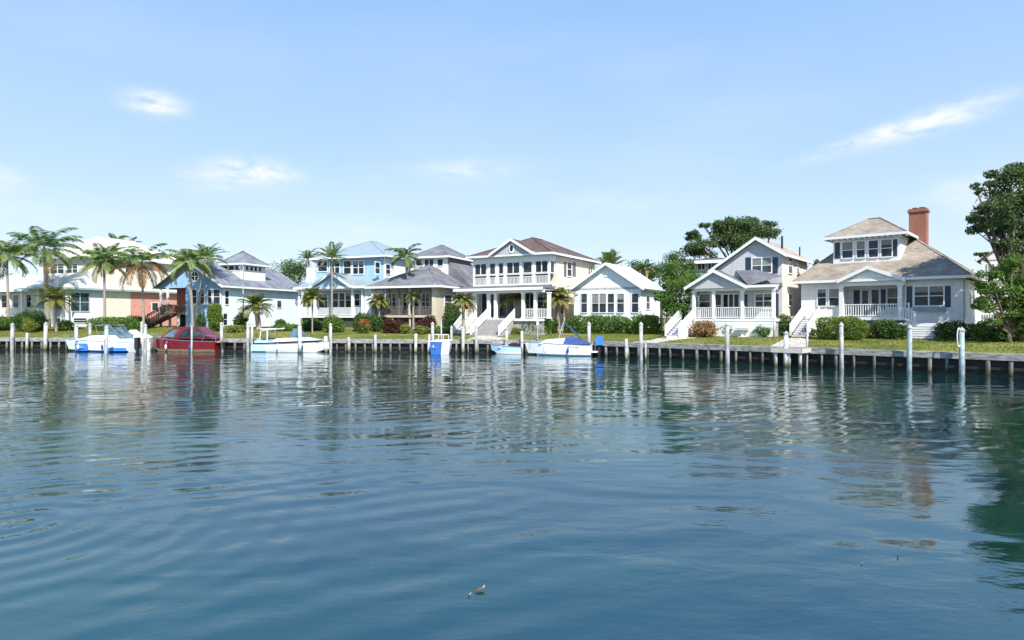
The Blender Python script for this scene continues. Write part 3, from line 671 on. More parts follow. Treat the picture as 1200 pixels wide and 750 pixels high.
h.part(MB().prism([(-.5,-.5,ze),(W+.5,-.5,ze),(W+.5,-.5,ze+.05),(W+.5,ud,ze+1.15),(-.5,ud,ze+1.15),(-.5,-.5,ze+.05)][:0] or [(-.5,-.5,ze-.02),(-.5,-.5,ze+.05),(-.5,ud-.01,ze+1.2),(-.5,ud-.01,ze-.02)], (W+1, 0, 0)), 'porch_roof', bmroof)
h.box('fascia', trimw, -.55, W+.55, -.56, -.51, ze-.2, ze+.06)
gx = h.X(388, -.7); g0, g1 = h.X(363.5, -.7), h.X(411, -.7)
h.gable_y(bmroof, g0, g1, -.8, ud+.5, ze+.1, h.Z(319, gx, -.8), xm=gx, wallm=skyblue, inset=.3)
h.hip(bmroof, xu-.6, W+.6, ud-.6, 12.6, zu+.12, h.Z(282.8, W-4.2, ud+4.8), ((xu+W)/2, ud+4.2), ((xu+W)/2, 8.2))
h.wf(403.3, 411.3, 306, 321, ud, cols=1); h.wf(414, 426.5, 306, 321, ud, cols=2); h.wf(373, 383.5, 306, 318, ud, cols=1); h.wf(387, 398, 306, 320, ud, cols=2)
h.wsd(439.5, 444.8, 307.5, 320.5, W+.015); h.wsd(452, 457, 310, 321, W+.015)
h.box('chimney', whites, h.X(358.5, 1.5), h.X(363.5, 1.5), 1.6, 2.3, ze, h.Z(313, 1, 1.5))
h.box('corner_board', trimw, W-.14, W+.03, ud-.03, ud+.12, ze+.2, zu-.02)

# tan bungalow --------------------------------------------------------
h = Frame(438, 512, 66, -22, 'tan_bungalow', 'tan bungalow with broad grey hip roof, dark screened porch and shingled upper storey', 'house', 'houses along the canal')
W = h.W; ze = h.Z(335.8, W, 0); zf = h.Z(369.5, W, 0); zg = -.6; ys = h.D(537, W)
h.box('wall', tan, 0, W, 2.4, ys+4, zg, ze); h.box('corner_wall', tan, W-.45, W-.003, .02, 2.39, zg, ze-.01)
clutter_floor(h, 0, W-.46, 0, 2.39, zf, tan)
h.box('foundation', underfloor, .1, W-.5, .4, 2.39, zg, zf-.23)
for px in (439, 480.5, 508): h.post(h.X(px, .12), .12, zf, ze-.1, .26, tan)
for px in (456, 468, 492): h.post(h.X(px, .12), .12, zf, ze-.1, .13, brownsh)
for px in (439, 460, 480.5, 508): h.post(h.X(px, .2), .25, zg, zf-.23, .2, tan)
for a, b in ((439, 456), (456, 468), (468, 480.5), (480.5, 492), (492, 508)): h.rail(h.X(a+.9, .12), .12, h.X(b-.9, .12), .12, zf, m=brownsh)
for a, b, c in ((445, 450, 1), (455, 464, 2), (473, 477, 1), (484, 491, 1), (495, 503, 2)): h.wf(a, b, 344, 363, 2.4, cols=c)
zr = h.Z(311, W*.78, 4.5)
ax = h.X(501.5, 5.2)
zr = h.Z(311, ax, 5.2)
h.hip(greyr, -.7, W+.7, -.7, ys+4.6, ze+.1, zr, (ax, 5.2), (ax, 5.9))
# upper storey
ud = 6.6; xa, xb = h.X(485, ud), h.X(524, ud); zu = h.Z(300.8, xb, ud); yu = h.D(552, xb)
h.box('upper_wall', trimw, xa, xb, ud, ud+.3, ze, zu); h.part(MB().box(xa, xb-.01, ud+.301, min(yu, ud+9), ze-1, zu), 'shingled_wall', slatew)
h.hip(greyr, xa-.5, xb+.5, ud-.5, min(yu, ud+9)+.5, zu+.08, h.Z(288, xb-3, ud+3), ((xa+xb)/2, ud+2.6), ((xa+xb)/2, min(yu, ud+9)-3), name='upper_roof')
h.wf(488, 493.7, 304, 311.5, ud, sash=False); h.wf(513, 519, 304, 311.5, ud, sash=False); h.wf(498, 508, 304, 311.5, ud, sash=False, cols=2)
h.part(MB().prism([(xb-.02, ud+.31, ze), (xb-.02, ud+.31, zu-.4), (xb+3.2, ud+.31, ze)], (0, min(yu, ud+9)-ud-.4, 0)), 'side_roof', greyr)
h.wsd(521, 529, 346, 362, W)

# white two storey house with brown roof ------------------------------
h = Frame(554.4, 644, 62.5, -30, 'white_porch_house', 'two storey house with brown roof, white enclosed upper porch, columns and wide front steps', 'house', 'houses along the canal')
W = h.W; zu = h.Z(297.3, W, 0); zf = h.Z(373.3, W, -1.4); zm = h.Z(334.5, W, 0); zg = -.7; yb = h.D(697, W)
pb = 1.5      # porch depth
h.box('wall', beige, .2, W, pb, yb, zg, zu-.01)
h.part(MB().box(.22, W-.02, pb-.04, pb-.001, zf, zm), 'ground_floor_front', gableg)
# upper enclosed porch frame
def glazed(px0, px1, z0, z1): pass
zs = h.Z(321.5, W*.5, 0); zt = h.Z(306.3, W*.5, 0); 
sc_ = lambda py, x: h.Z(py, x, 0)
cols = [(555, 570.5), (573, 581), (583.5, 591), (592.5, 609.5), (612, 624.5), (626, 641.5)]
zlow = zm+.22; zmid = zlow+1.05; ztop = zu-.62
mb = MB(); mb.box(0, W, 0, .14, ztop, zu); mb.box(0, W, 0, .14, zm, zlow); mb.box(0, W, .02, .12, zmid-.05, zmid+.05)
edges = [0.0]+[h.X((cols[i][1]+cols[i+1][0])/2) for i in range(5)]+[W]
for i, x in enumerate(edges): mb.box(max(0, x-.13), min(W, x+.13), -.012, .15, zlow, ztop)
mb.box(W-.14, W, .15, pb-.002, ztop, zu); mb.box(W-.14, W, .15, pb-.002, zm, zlow)
h.part(mb, 'porch_frame', trimw)
h.box('upper_floor', trimw, .1, W-.15, .15, pb-.05, zm-.15, zm+.1)
for i in range(6):
    x0, x1 = edges[i]+.15, edges[i+1]-.15
    o = h.win_f(x0+.1, x1-.1, zmid+.14, ztop-.1, .08, cols=2 if x1-x0 > 1.3 else 1, sash=False, fr=.08)
    h.rail(x0, .05, x1, .05, zlow-.08, .85, sp=.16)
    h.part(MB().box(x0, x1, .1, .115, zlow, zmid-.06), 'glazing', glass)
h.win_s(.35, pb-.3, zmid+.1, ztop-.1, W-.1, sash=False)
# roofs
rc = W/2
ridgeA = h.X(625, 5.2)
h.hip(brownr, -.55, W+.55, -.55, yb+.5, zu+.12, h.Z(279, rc, 5.5), (rc, 5.0), (rc, yb-4.5))
gx = h.X(598.8, -.75); g0, g1 = h.X(573.3, -.75), h.X(624.5, -.75)
zgb = zu+.05
h.gable_y(brownr, g0, g1, -.85, 3.6, zgb+.15, h.Z(279.3, gx, -.85), xm=gx, wallm=gableg, inset=.25)
mb = MB(); cz = h.Z(291, gx, -.5)
for r_, y in ((.42, -.66),): mb.prism([(gx+math.cos(2*math.pi*i/20)*r_*.8, y, cz+math.sin(2*math.pi*i/20)*r_*1.25) for i in range(20)], (0, .05, 0))
ov = h.part(mb, 'oval_vent', trimw); h.part(MB().prism([(gx+math.cos(2*math.pi*i/20)*.2, -.675, cz+math.sin(2*math.pi*i/20)*.34) for i in range(20)], (0, .01, 0)), 'louvre', glass, ov)
# ground floor porch
pd = -1.6; xL = h.X(538, pd)
h.part(MB().prism([(xL-.4, pd-.5, zm-.34), (xL-.4, pd-.5, zm-.24), (xL-.4, -.005, zm+.12), (xL-.4, -.005, zm-.34)], (W-xL+.7, 0, 0)), 'porch_roof', darkr)
h.box('porch_beam', trimw, xL-.3, W+.2, pd-.1, pd+.2, zm-.75, zm-.345)
h.box('porch_fascia', trimw, xL-.42, W+.32, pd-.56, pd-.51, zm-.5, zm-.23)
h.box('porch_ceiling', trimw, xL-.3, W+.2, pd+.21, pb-.05, zm-.5, zm-.4)
h.box('porch_floor', trimw, xL, W+.1, pd, pb-.05, zf-.25, zf); h.box('foundation', foundation, xL+.2, W, pd+.2, pb-.06, zg, zf-.251)
h.box('left_wing', whites, xL, .19, .6, 6, zg, zm-.01)
for px in (541, 556.5, 573, 581, 613.3, 627.5, 643.5): h.post(h.X(px, pd+.2), pd+.2, zf, zm-.75, .30)
for a, b in ((543, 555), (614.5, 626.5), (628.5, 642.5)): h.rail(h.X(a, pd+.15), pd+.15, h.X(b, pd+.15), pd+.15, zf)
h.wf(541, 549, 345, 370, .6, cols=1); h.wf(559, 570.5, 344, 372, pb-.04, cols=2, sash=False, name='glass_door'); h.wf(575, 579, 345, 371, pb-.04, sash=False)
h.wf(586, 603, 345, 371, pb-.04, cols=2, sash=False, name='front_door', frame=gableg); h.wf(616.5, 625.5, 344.5, 361, pb-.04, cols=2, sash=False); h.wf(630.5, 637, 344.5, 361, pb-.04)
xs0, xs1 = h.X(571, pd), h.X(602, pd)
h.stairs(xs0, xs1, pd, zf, pd-3.0, -.35, riser=foundation)
xa, xb = h.X(546, pd), h.X(556.5, pd)
h.stairs(xa, xb, pd, zf, pd-2.2, -.3)
# side windows and shutters
h.wsd(664.5, 669.5, 307.5, 323.5, W, cols=1); h.shutter_s(660.7, 663.6, 307, 324, W, brownsh); h.shutter_s(670.8, 674.5, 307.5, 324, W, brownsh)
h.wsd(689, 691.2, 313, 322, W); h.shutter_s(691.9, 693.2, 313, 322, W, brownsh); h.wsd(656, 660, 352, 368, W)

# white cottage -------------------------------------------------------
h = Frame(673, 750.5, 60.3, -30, 'white_cottage', 'small white cottage with a white metal gable roof behind a clipped hedge', 'house', 'houses along the canal')
W = h.W; ze = h.Z(336, W, 0); zg = -.5
h.box('wall', whites, 0, W, 0, 6.6, zg, ze)
gx = h.X(709.8, -.4); zr = h.Z(307.6, gx, -.4)
h.gable_y(wmroof, -.45, W+.45, -.45, 7.1, ze-.12, zr, xm=gx, wallm=whites, inset=.45)
for a, b, c in ((681.3, 688, 1), (694, 710.3, 2), (712.3, 719.8, 1), (723.5, 731.3, 1), (740.6, 748.2, 1)): h.wf(a, b, 344.3, 366, 0, cols=c)
a, b = h.X(708.8, -.01), h.X(712.8, -.01)
h.box('gable_vent', trimw, a, b, -.06, -.004, h.Z(324.5, gx), h.Z(316.8, gx))
h.box('corner_board', trimw, W-.1, W+.03, -.03, .12, zg, ze-.12)
h.box('corner_board', trimw, -.03, .12, -.03, -.002, zg, ze-.12)
h.wsd(757, 761, 347, 362, W)
h.box('gutter', trimw, W+.46, W+.6, -.4, 7.0, ze-.2, ze-.08)

# grey house with gabled porch ----------------------------------------
h = Frame(813, 908, 50.2, -38, 'grey_house', 'grey sided two storey house with shuttered upper window and gabled white porch', 'house', 'houses along the canal')
W = h.W; ud = 1.7; ze = h.Z(334.8, W, 0); zf = h.Z(373.5, W, 0); zg = -.5
xr = h.X(916.5, ud); xl = h.X(836, ud); ya = 10.5
zu = h.Z(298, xr, ud)
h.box('wall', grey, 0, xr-.02, ud, ya, zg, ze)
h.box('side_wall', greylit, xr-.019, xr+.01, ud+.01, ya+.02, zg, zu)
gx = h.X(885.3, ud-.4); zr = h.Z(277.5, gx, ud-.4)
zl = h.Z(317, xl, ud)
# saltbox upper storey
mb = MB().prism([(xl, ud, ze+.001), (xr-.02, ud, ze+.001), (xr-.02, ud, zu), (gx, ud, zr-.2), (xl, ud, zl-.1)], (0, ya-ud, 0)); h.part(mb, 'upper_wall', grey)
h.gable_y(pinkr, xl-.35, xr+.45, ud-.4, ya+.4, zl-.05, zr, xm=gx, z_r2=zu-.02)
h.shutter(874, 880, 301.5, 320, ud); h.wf(881.8, 903.8, 302.5, 319.5, ud, cols=2); h.shutter(905.6, 911.6, 301.5, 320, ud)
h.wsd(923.6, 928, 303, 320, xr+.01); h.wsd(923.6, 927.6, 345, 358, xr+.01); h.wsd(933.5, 935.5, 306, 321, xr+.01)
# porch
h.box('foundation', foundation, .15, W, .15, ud-.01, zg, zf-.23); clutter_floor(h, 0, W+.1, 0, ud-.01, zf)
h.part(MB().box(.3, W-.1, .02, .148, zg, zf-.24), 'skirting', trimw)
for px in (813.3, 836.3, 870, 906.7): h.post(h.X(px, .14), .14, zf, ze-.3, .24)
h.box('beam', trimw, -.15, xr+.02, .02, .28, ze-.3, ze-.02)
h.box('ceiling', trimw, -.1, W, .29, ud-.01, ze-.12, ze-.03)
for a, b in ((814.5, 835), (837.5, 868.8), (871.5, 905.5)): h.rail(h.X(a, .12), .12, h.X(b, .12), .12, zf)
h.box('porch_wall', trimw, h.X(813, 1), h.X(813, 1)+.12, .3, ud-.01, zf, ze-.13)
h.wf(820, 832, 345, 362, ud, cols=1); h.wf(838.5, 845, 345, 371, ud, cols=1, name='front_door'); h.wf(848, 866, 345, 370, ud, cols=3, sash=False, name='glass_door')
h.wf(885.6, 904.2, 344.5, 361, ud, cols=2); h.shutter(871, 876, 345, 370, ud); h.shutter(907, 912.5, 344, 371, ud)
px0, px1 = h.X(802, -.45), h.X(875, -.45); pm = h.X(836, -.45)
zpa = h.Z(315.8, pm, -.5)
h.gable_y(darkr, px0, px1, -.5, ud+.0, ze+.05, zpa, xm=pm, wallm=grey, inset=.25)
h.part(MB().prism([(px1-.01, -.45, ze-.0), (px1-.01, -.45, ze+.06), (px1-.01, ud-.01, ze+.30), (px1-.01, ud-.01, ze)], (xr-px1+.05, 0, 0)), 'porch_roof', darkr)
h.part(MB().prism([(px1-.02, .0, ze+.07), (px1+2.3, ud-.4, ze+.85), (px1+.1, ud-.02, ze+1.5), (px1-1.6, ud-.02, ze+1.5)], (0, 0, .02)), 'valley', darkr)
h.box('fascia', trimw, px1, xr+.3, -.52, -.455, ze-.12, ze+.08)
h.stairs(-1.25, -.15, .3, zf, -3.0, -.1)
h.part(MB().tube([(gx+1.2, 5, zr-.9), (gx+1.2, 5, zr+.35)], .09, 8).tube([(gx+.6, 3, zr-.6), (gx+.6, 3, zr+.05)], .06, 8).tube([(gx+2.2, 7, zr-1.3), (gx+2.2, 7, zr-.5)], .06, 8), 'vent_pipe', black)
h.box('fence_panel', foundation, xr+.02, xr+1.4, 3.6, 3.7, zg, 1.6)

# right house with dormer ---------------------------------------------
h = Frame(939, 1129, 44.8, -42.5, 'dormer_house', 'greige house with wide hipped dormer, red brick chimney and white porch', 'house', 'houses along the canal')
W = h.W; ze = h.Z(325, W, -.5)-.0; zf = h.Z(371.5, W*.5, 0); zg = -.6
ze = h.Z(322.5, W, -.5)
dp = 12.0
xp0, xp1 = h.X(986.5), h.X(1060.5); pr = 2.0
zw = ze-.18
h.box('wall', greige, 0, xp0, 0, pr, zg, zw); h.box('wall', greige, xp1, W, 0, pr, zg, zw); h.box('wall', greige, 0, W-.002, pr+.001, dp, zg, zw)
h.box('foundation', foundation, xp0+.01, xp1-.01, .2, pr-.01, zg, zf-.24); h.box('porch_floor', trimw, xp0+.01, xp1-.01, -.06, pr-.01, zf-.25, zf)
h.box('skirting', mat('slate_blue_trim', (.13, .19, .28), .6, .1), xp0+.05, xp1-.05, .05, .19, zg, zf-.26)
h.box('beam', trimw, xp0-.15, xp1+.1, -.3, -.02, zw-.35, zw+.02); h.box('porch_ceiling', trimw, xp0+.01, xp1-.01, -.01, pr-.01, zw-.12, zw-.02)
for px in (986.3, 1055): h.post(h.X(px, -.1), -.12, zf, zw-.35, .3)
h.box('porch_deck', trimw, xp0, xp1, -.35, -.061, zf-.25, zf-.002)
h.rail(h.X(989, -.1), -.1, h.X(1053, -.1), -.1, zf, 1.0); h.rail(h.X(1057, -.1), -.1, h.X(1065, -.1), -.1, zf, 1.0)
h.wf(958.5, 968, 339, 358.3, 0); h.wf(972, 983, 338.5, 358.3, 0)
h.shutter(1000.5, 1007.5, 340, 371, pr); h.wf(1010.5, 1017.5, 340.5, 371, pr, name='front_door', sash=False); h.wf(1021.5, 1030, 339.5, 371, pr, name='glass_door', sash=False)
h.shutter(1032.5, 1038, 339, 362, pr); h.wf(1040, 1052, 338, 360, pr, cols=1)
h.shutter(1062.3, 1069, 335.5, 360, 0); h.wf(1072, 1105.5, 335.8, 357.8, 0, cols=2); h.shutter(1107.5, 1114, 335, 360, 0)
h.box('flower_box', mat('grey_blue_box', (.22, .29, .36), .6, .1), h.X(1071), h.X(1109), -.32, -.1, h.Z(364.5, W-2), h.Z(360.3, W-2))
ry = 6.2
rx0, rx1 = 2.1, h.X(1072, ry)
zr = h.Z(280, h.X(1060, ry), ry)
h.hip(tanr, -.55, W+.55, -.55, dp+.55, ze, zr, (rx0, ry), (rx1, ry), along='x')
# pediment over the porch
gx = h.X(1016.5, -.7); g0, g1 = h.X(981, -.7), h.X(1060.5, -.7)
zp = h.Z(311.5, gx, -.75); zb = ze-.05
h.gable_y(tanr, g0, g1, -.75, 2.2, zb, zp, xm=gx, wallm=trimw, inset=.25)
# dormer
dd = 2.3; x0, x1 = h.X(976.5, dd), h.X(1054.5, dd); xm_ = (x0+x1)/2
zb0 = h.Z(306, xm_, dd); zt = h.Z(277.5, xm_, dd); yd = 8.5
h.box('dormer', trimw, x0, x1, dd, yd, zb0-.9, zt)
h.part(MB().box(x1-.0, x1+.02, dd+.1, yd-.1, zb0-.8, zt-.02), 'dormer_side', whites)
h.hip(tanr, x0-.6, x1+.6, dd-.6, yd+.5, zt+.12, h.Z(255.5, xm_, dd+2.8), (xm_-.45, dd+3.1), (xm_+.45, dd+3.1), along='x', name='dormer_roof')
for i in range(int((x1-x0+.8)/.42)): pass
mb = MB(); x = x0-.5
while x < x1+.5: mb.box(x, x+.1, dd-.58, dd-.005, zt-.18, zt-.085); x += .42
h.part(mb, 'brackets', trimw)
h.shutter(978.3, 984.3, 284.5, 303, dd); h.shutter(1046.5, 1051.5, 280.5, 300, dd)
for a, b, t, u in ((987.3, 999.3, 284, 302.3), (1004.3, 1013.5, 283, 301.7), (1018.3, 1029, 282, 301.2), (1033, 1045, 281, 300.5)): h.wf(a, b, t, u, dd)
# chimney
ca, cb = h.X(1066, 6.6), h.X(1086.5, 6.6); zc = h.Z(250, ca, 6.6)
ch = h.part(MB().box(ca, cb, 6.2, 7.3, zr-2.6, zc), 'chimney', brick)
h.part(MB().box(ca-.1, cb+.1, 6.1, 7.4, zc+.001, zc+.18).box(ca-.03, cb+.03, 6.17, 7.33, zc+.181, zc+.3), 'chimney_cap', brick, ch)
h.part(MB().box(ca+.2, ca+.55, 6.5, 6.9, zc+.301, zc+.42).box(cb-.55, cb-.2, 6.5, 6.9, zc+.301, zc+.42), 'flue', dark, ch)
h.stairs(.15, 1.35, -.02, zf-.1, -3.0, -.25)
xq0, xq1 = h.X(1070, -.5), h.X(1099, -.5)
h.box('landing', trimw, xp1-.2, xq1, -1.2, -.40, zf-1.0, zf-.45)
o = h.stairs(xq0, xq1, -1.21, zf-.62, -2.5, -.2, rails=False); h.rail(xp1-.1, -1.15, xq0+.2, -1.15, zf-.1, .9, z1=zf-.55, parent=o)
h.part(MB().tube([(W+.05, .25, zg+.6), (W+.05, .25, zw)], .05, 6), 'downspout', trimw)
h.wsd(1137, 1141, 340, 356, W); h.wsd(1147, 1150, 341, 356, W)
h.box('side_door_canopy', trimw, W+.01, W+.5, 8.5, 10, 2.6, 2.75)

# neighbours farther back ----------------------------------------------
h = Frame(1150, 1205, 58, -42, 'back_house', 'pale grey gabled house partly hidden by the trees at the right edge', 'house')
W = h.W; ze = h.Z(303, 1, 0); h.box('wall', greige, 0, W, 0, 8, -.6, ze); h.gable_y(darkr, -.4, W+.4, -.4, 8.4, ze, h.Z(282, W/2, 0), wallm=greige)
h.wf(1158, 1165, 310, 325, 0); h.wf(1170, 1177, 340, 356, 0); h.box('corner_board', trimw, -.03, .14, -.03, -.002, -.5, ze-.2)
h = Frame(800, 856, 88, -30, 'upper_storey_house', 'house with white flat fascia and strip windows showing above the trees behind the grey house', 'house')
W = h.W; ze = h.Z(305.5, W, 0); h.box('wall', gableg, 0, W, 0, 8, -.6, ze); h.hip(darkr, -.8, W+.8, -.8, 8.8, ze+.15, ze+.9, (W/2, 3.8), (W/2, 4.2), fh=.45)
h.wf(806, 814, 308, 316, 0, cols=2, sash=False); h.wf(818, 826, 308, 316, 0, cols=2, sash=False); h.wf(830, 838, 308, 316, 0, cols=2, sash=False)
#HOUSES_END

# ------------------------------------------------------------------ leaves
def leaf_quads(c, size, n_up=.0):
    n = len(c); a = rng.normal(size=(n, 3)); a /= np.linalg.norm(a, axis=1)[:, None]
    b = rng.normal(size=(n, 3)); b -= a*(a*b).sum(1)[:, None]; b /= np.linalg.norm(b, axis=1)[:, None]
    s = size*rng.uniform(.6, 1.35, n)[:, None]
    p = np.stack([c-a*s*.6, c+b*s*.32, c+a*s*.6, c-b*s*.32], 1); return p.reshape(-1, 3)
def shape_pts(n, hx, hy, hz, e=2., layers=.45, lump=.16, top_only=False):
    """points through the outer layers of a lumpy superellipsoid, base at z=0"""
    d = rng.normal(size=(n, 3)); d /= (np.abs(d)**e).sum(1)[:, None]**(1/e)
    ph = rng.uniform(0, 6, 6)
    q = d*np.array((hx, hy, hz)); f = 1.7/max(.5, min(hx, hz))
    l = np.sin(q[:, 0]*f*1.6+ph[0]+np.sin(q[:, 2]*f+ph[3]))*np.sin(q[:, 2]*f*1.5+ph[1])+.6*np.sin(q[:, 0]*f*3.1+ph[2])*np.sin(q[:, 1]*f*2.7+ph[4])
    r = (1-layers*rng.uniform(0, 1, n)**1.6)*(1+lump*l*.6)+rng.normal(size=n)*.02
    p = q*r[:, None]+rng.normal(size=q.shape)*.05; p[:, 2] += hz; return p[p[:, 2] > -.02]
def bush(px0, px1, yt, yb, m, label, name='shrub', e=2.1, size=.17, dens=1., ratio=.8, cat='bush', d=None, group=None, lump=.42, blossom=None, nb=60, yaw=None):
    pm = (px0+px1)/2
    if d is None: base, dd = G(pm, yb)
    else: base = P(pm, d)
    Y = base.y; wd = (px1-px0)*Y/F; ht = max(.4, zz(yt, Y)-base.z)
    hx, hz = wd/2, ht/2; hy = hx*ratio if ratio > 0 else -ratio/2
    A = 2*(hx*hz*4+hy*hz*4+hx*hy*4)
    n = int(min(9000, A*.62/(size*size*.38)*2.0*dens))
    pts = shape_pts(n, hx, hy, hz, e, .5, lump)
    ang = R(-25 if pm < 652 else -41) if yaw is None else R(yaw)
    o = fast_mesh(name, leaf_quads(pts, size), 4, m); o.location = (base.x, base.y+hy*.7, base.z-.03); o.rotation_euler = (0, 0, ang)
    tag(o, label, cat, group)
    if blossom:
        bp = shape_pts(nb*3, hx*1.0, hy*1.0, hz*1.03, e, .06, lump); bp = bp[(bp[:, 2] > hz*.7)][:nb*2]
        b = fast_mesh('blossoms', leaf_quads(bp, size*1.2), 4, blossom, parent=o); b['kind'] = 'stuff'
    return o
def tree(px, py_base, Y, lobes, n, size, m, label, name='tree', trunk=.25, ctr=None, clumps=26, spread=.33, flat=.6, leanx=0, zb=None, tm=None, cat='tree', group=None):
    """lobes: (px, py, half width px, half height px) crown masses seen from the canal, given their own depth"""
    x0 = (px-600)/F*Y; zb = gz(inland(x0, Y)) if zb is None else zb
    e = empty(name, (x0, Y, zb), 0, label, cat, group); V = []; tb = MB()
    tot = sum(l[2]*l[3] for l in lobes); zc = min(zz(l[1], Y) for l in lobes)-zb
    first = Vector((leanx, 0, max(.6, zc*.62)))
    tb.tube([(0, 0, -.3), (leanx*.3, .05, first.z*.5), first], [trunk*1.25, trunk, trunk*.8], 9)
    for (lx, ly, lw, lh) in lobes:
        cx = (lx-600)/F*Y-x0; cz = zz(ly, Y)-zb; rx = lw*Y/F; rz = lh*Y/F; ry = min(rx, 1.2*rz+.6); cy = random.uniform(-.25, .35)*ry
        c = Vector((cx, cy, cz)); mid = (first+c)/2+Vector((0, 0, -.12*rz)); tb.tube([first*.96, mid, c], [trunk*.6, trunk*.36, trunk*.12], 6)
        k = max(4, int(clumps*lw*lh/tot)); nn = int(n*lw*lh/tot/k)
        for j in range(k):
            u = rng.normal(size=3); u /= np.linalg.norm(u); rr = rng.uniform(.35, .95)
            cc = np.array((cx+u[0]*rx*rr, cy+u[1]*ry*rr, cz+u[2]*rz*rr)); sr = spread*min(rx, rz*1.6)*rng.uniform(.7, 2.1)
            q = rng.normal(size=(nn, 3))*.55; r2 = np.linalg.norm(q, axis=1)[:, None]; q = q*np.where(rng.uniform(size=(nn, 1)) < .75, 1/np.maximum(r2, .9), 1.0)
            V.append(cc+q*np.array((sr, sr, sr*flat)))
            if j % 2 == 0: tb.tube([mid.lerp(c, .5), Vector(cc)], [trunk*.16, trunk*.05], 5)
    tb.build('trunk', tm or bark, e, True)
    fast_mesh('crown', leaf_quads(np.concatenate(V), size), 4, m, parent=e)
    return e

# ------------------------------------------------------------------ palms
def frond(V, length, az, e0, droop, nl, ll, lw, curl=.5, sweep=.6, twist=0.):
    ns = 12; p = np.zeros(3); pts = [p.copy()]; tg = []
    for i in range(ns):
        t = (i+.5)/ns; e = e0-droop*t**1.35; d = np.array((math.cos(e)*math.cos(az), math.cos(e)*math.sin(az), math.sin(e))); tg.append(d); p = p+d*length/ns; pts.append(p.copy())
    side0 = np.array((-math.sin(az), math.cos(az), 0.))
    for i in range(ns):
        wv = side0*.035*(1-i/ns*.7); V += [pts[i]-wv, pts[i]+wv, pts[i+1]+wv*.8, pts[i+1]-wv*.8]
    for j in range(nl):
        t = .14+.86*(j+random.random()*.6)/nl; f = min(t*ns, ns-.001); i = int(f); q = pts[i]+(pts[i+1]-pts[i])*(f-i); d = tg[i]
        L = ll*(math.sin(math.pi*min(1, t*.82+.13))**.7)*random.uniform(.8, 1.12)
        up = np.cross(d, side0)
        if up[2] < 0: up = -up
        for s in (-1, 1):
            dr = side0*s*.85+d*sweep+up*(.22-twist)-np.array((0, 0, curl*random.uniform(.6, 1.3)))
            dr /= np.linalg.norm(dr); tip = q+dr*L; mid = q+dr*L*.5+np.array((0, 0, .05*L)); wd = d*lw*.5
            V += [q-wd*.6, mid-wd, tip, mid+wd]
def palm(px, yb, yc, label, rad_px, kind='coco', base_px=None, d=None, group='palms along the canal', tr=.14, n=25, dead=.12, wind=.0, seed=0, Y=None, droopf=1., fresh=False):
    random.seed(seed+px); droopf *= random.uniform(.85, 1.2)
    base_px = px if base_px is None else base_px
    if Y is not None: x0 = (base_px-600)/F*Y; base = Vector((x0, Y, gz(inland(x0, Y))))
    elif d is not None: base = P(base_px, d)
    else: base, _ = G(base_px, yb)
    Y = base.y; top = W_(px, Y, zz(yc, Y)); L = .90*rad_px*Y/F
    e = empty('palm_tree', base, 0, label, 'palm tree', group)
    t = top-base; mid = Vector((t.x*.35, 0, t.z*.5))
    tb = MB(); N_ = 10; pts = []; rd = []
    for i in range(N_+1):
        s = i/N_; p = (1-s)**2*Vector((0, 0, -.25))+2*s*(1-s)*mid+s*s*t; pts.append(p); rd.append(tr*(1.35-.35*min(1, s*5))*(1-.25*s)*(1+.05*(i % 2)))
    if kind != 'coco': rd[-1] *= 1.35; rd[-2] *= 1.5; rd[-3] *= 1.35
    tb.tube(pts, rd, 9); tb.build('trunk', palmbark, e, True)
    V = []; V2 = []
    for i in range(n):
        az = i*2.399+random.uniform(-.3, .3); u = (i+.5)/n
        if kind == 'coco': e0 = R(78-100*u+random.uniform(-10, 10)); dr = R(random.uniform(62, 92))*droopf; ln = L*random.uniform(.95, 1.2); a = (ln*1.12, az, e0, dr, 40, L*.32, .12, .75, .65)
        elif kind == 'date': e0 = R(80-88*u+random.uniform(-8, 8)); dr = R(random.uniform(45, 75))*droopf; ln = L*random.uniform(.95, 1.15); a = (ln*1.1, az, e0, dr, 28, L*.30, .10, .35, .8)
        else: e0 = R(85-70*u+random.uniform(-8, 8)); dr = R(random.uniform(10, 35))*droopf; a = (L*random.uniform(.9, 1.1), az, e0, dr, 22, L*.36, .13, .2, 1.3)
        tgt = V2 if (u > 1-dead) else V
        frond(tgt, *a)
    c = fast_mesh('crown', np.array(V), 4, [L_fresh if (fresh) else (L_palm if seed % 3 != 1 else L_palmd)], parent=e); c.location = t
    if V2: c2 = fast_mesh('dry_fronds', np.array(V2), 4, [L_orange if seed % 5 == 4 else L_palmy], parent=e); c2.location = t
    return e
palm(8, 386, 300, 'tall palm at the left edge in front of the white porch', 33, tr=.15, seed=2, base_px=10)
palm(52, 384, 292, 'tallest palm, thick trunk and broad crown before the cream house', 40, tr=.27, seed=1, base_px=56, n=28)
palm(64, 389, 352, 'short arching palm at the foot of the thick trunked palm', 25, 'date', base_px=66, tr=.12, seed=3, n=36, fresh=True, droopf=1.35)
palm(122, 387, 306, 'slim palm behind the white boat with blue panel', 30, tr=.15, seed=5, base_px=123)
palm(166, 388, 308, 'palm with withered orange fronds above the maroon cabin boat', 38, tr=.14, seed=4, base_px=168.5, dead=.4, n=20)
palm(222, 387, 306, 'leaning palm before the blue gabled house', 30, tr=.16, seed=6, base_px=226, n=18)
palm(243, 384, 303, 'palm with dense dark fronds rising behind the leaning palm', 24, 'date', tr=.14, seed=7, base_px=229, n=22)
palm(300, 386, 360, 'squat date palm with thick rough trunk by the sunlit blue wall', 23, 'date', base_px=303.5, tr=.33, seed=9, n=44, fresh=True, droopf=1.35)
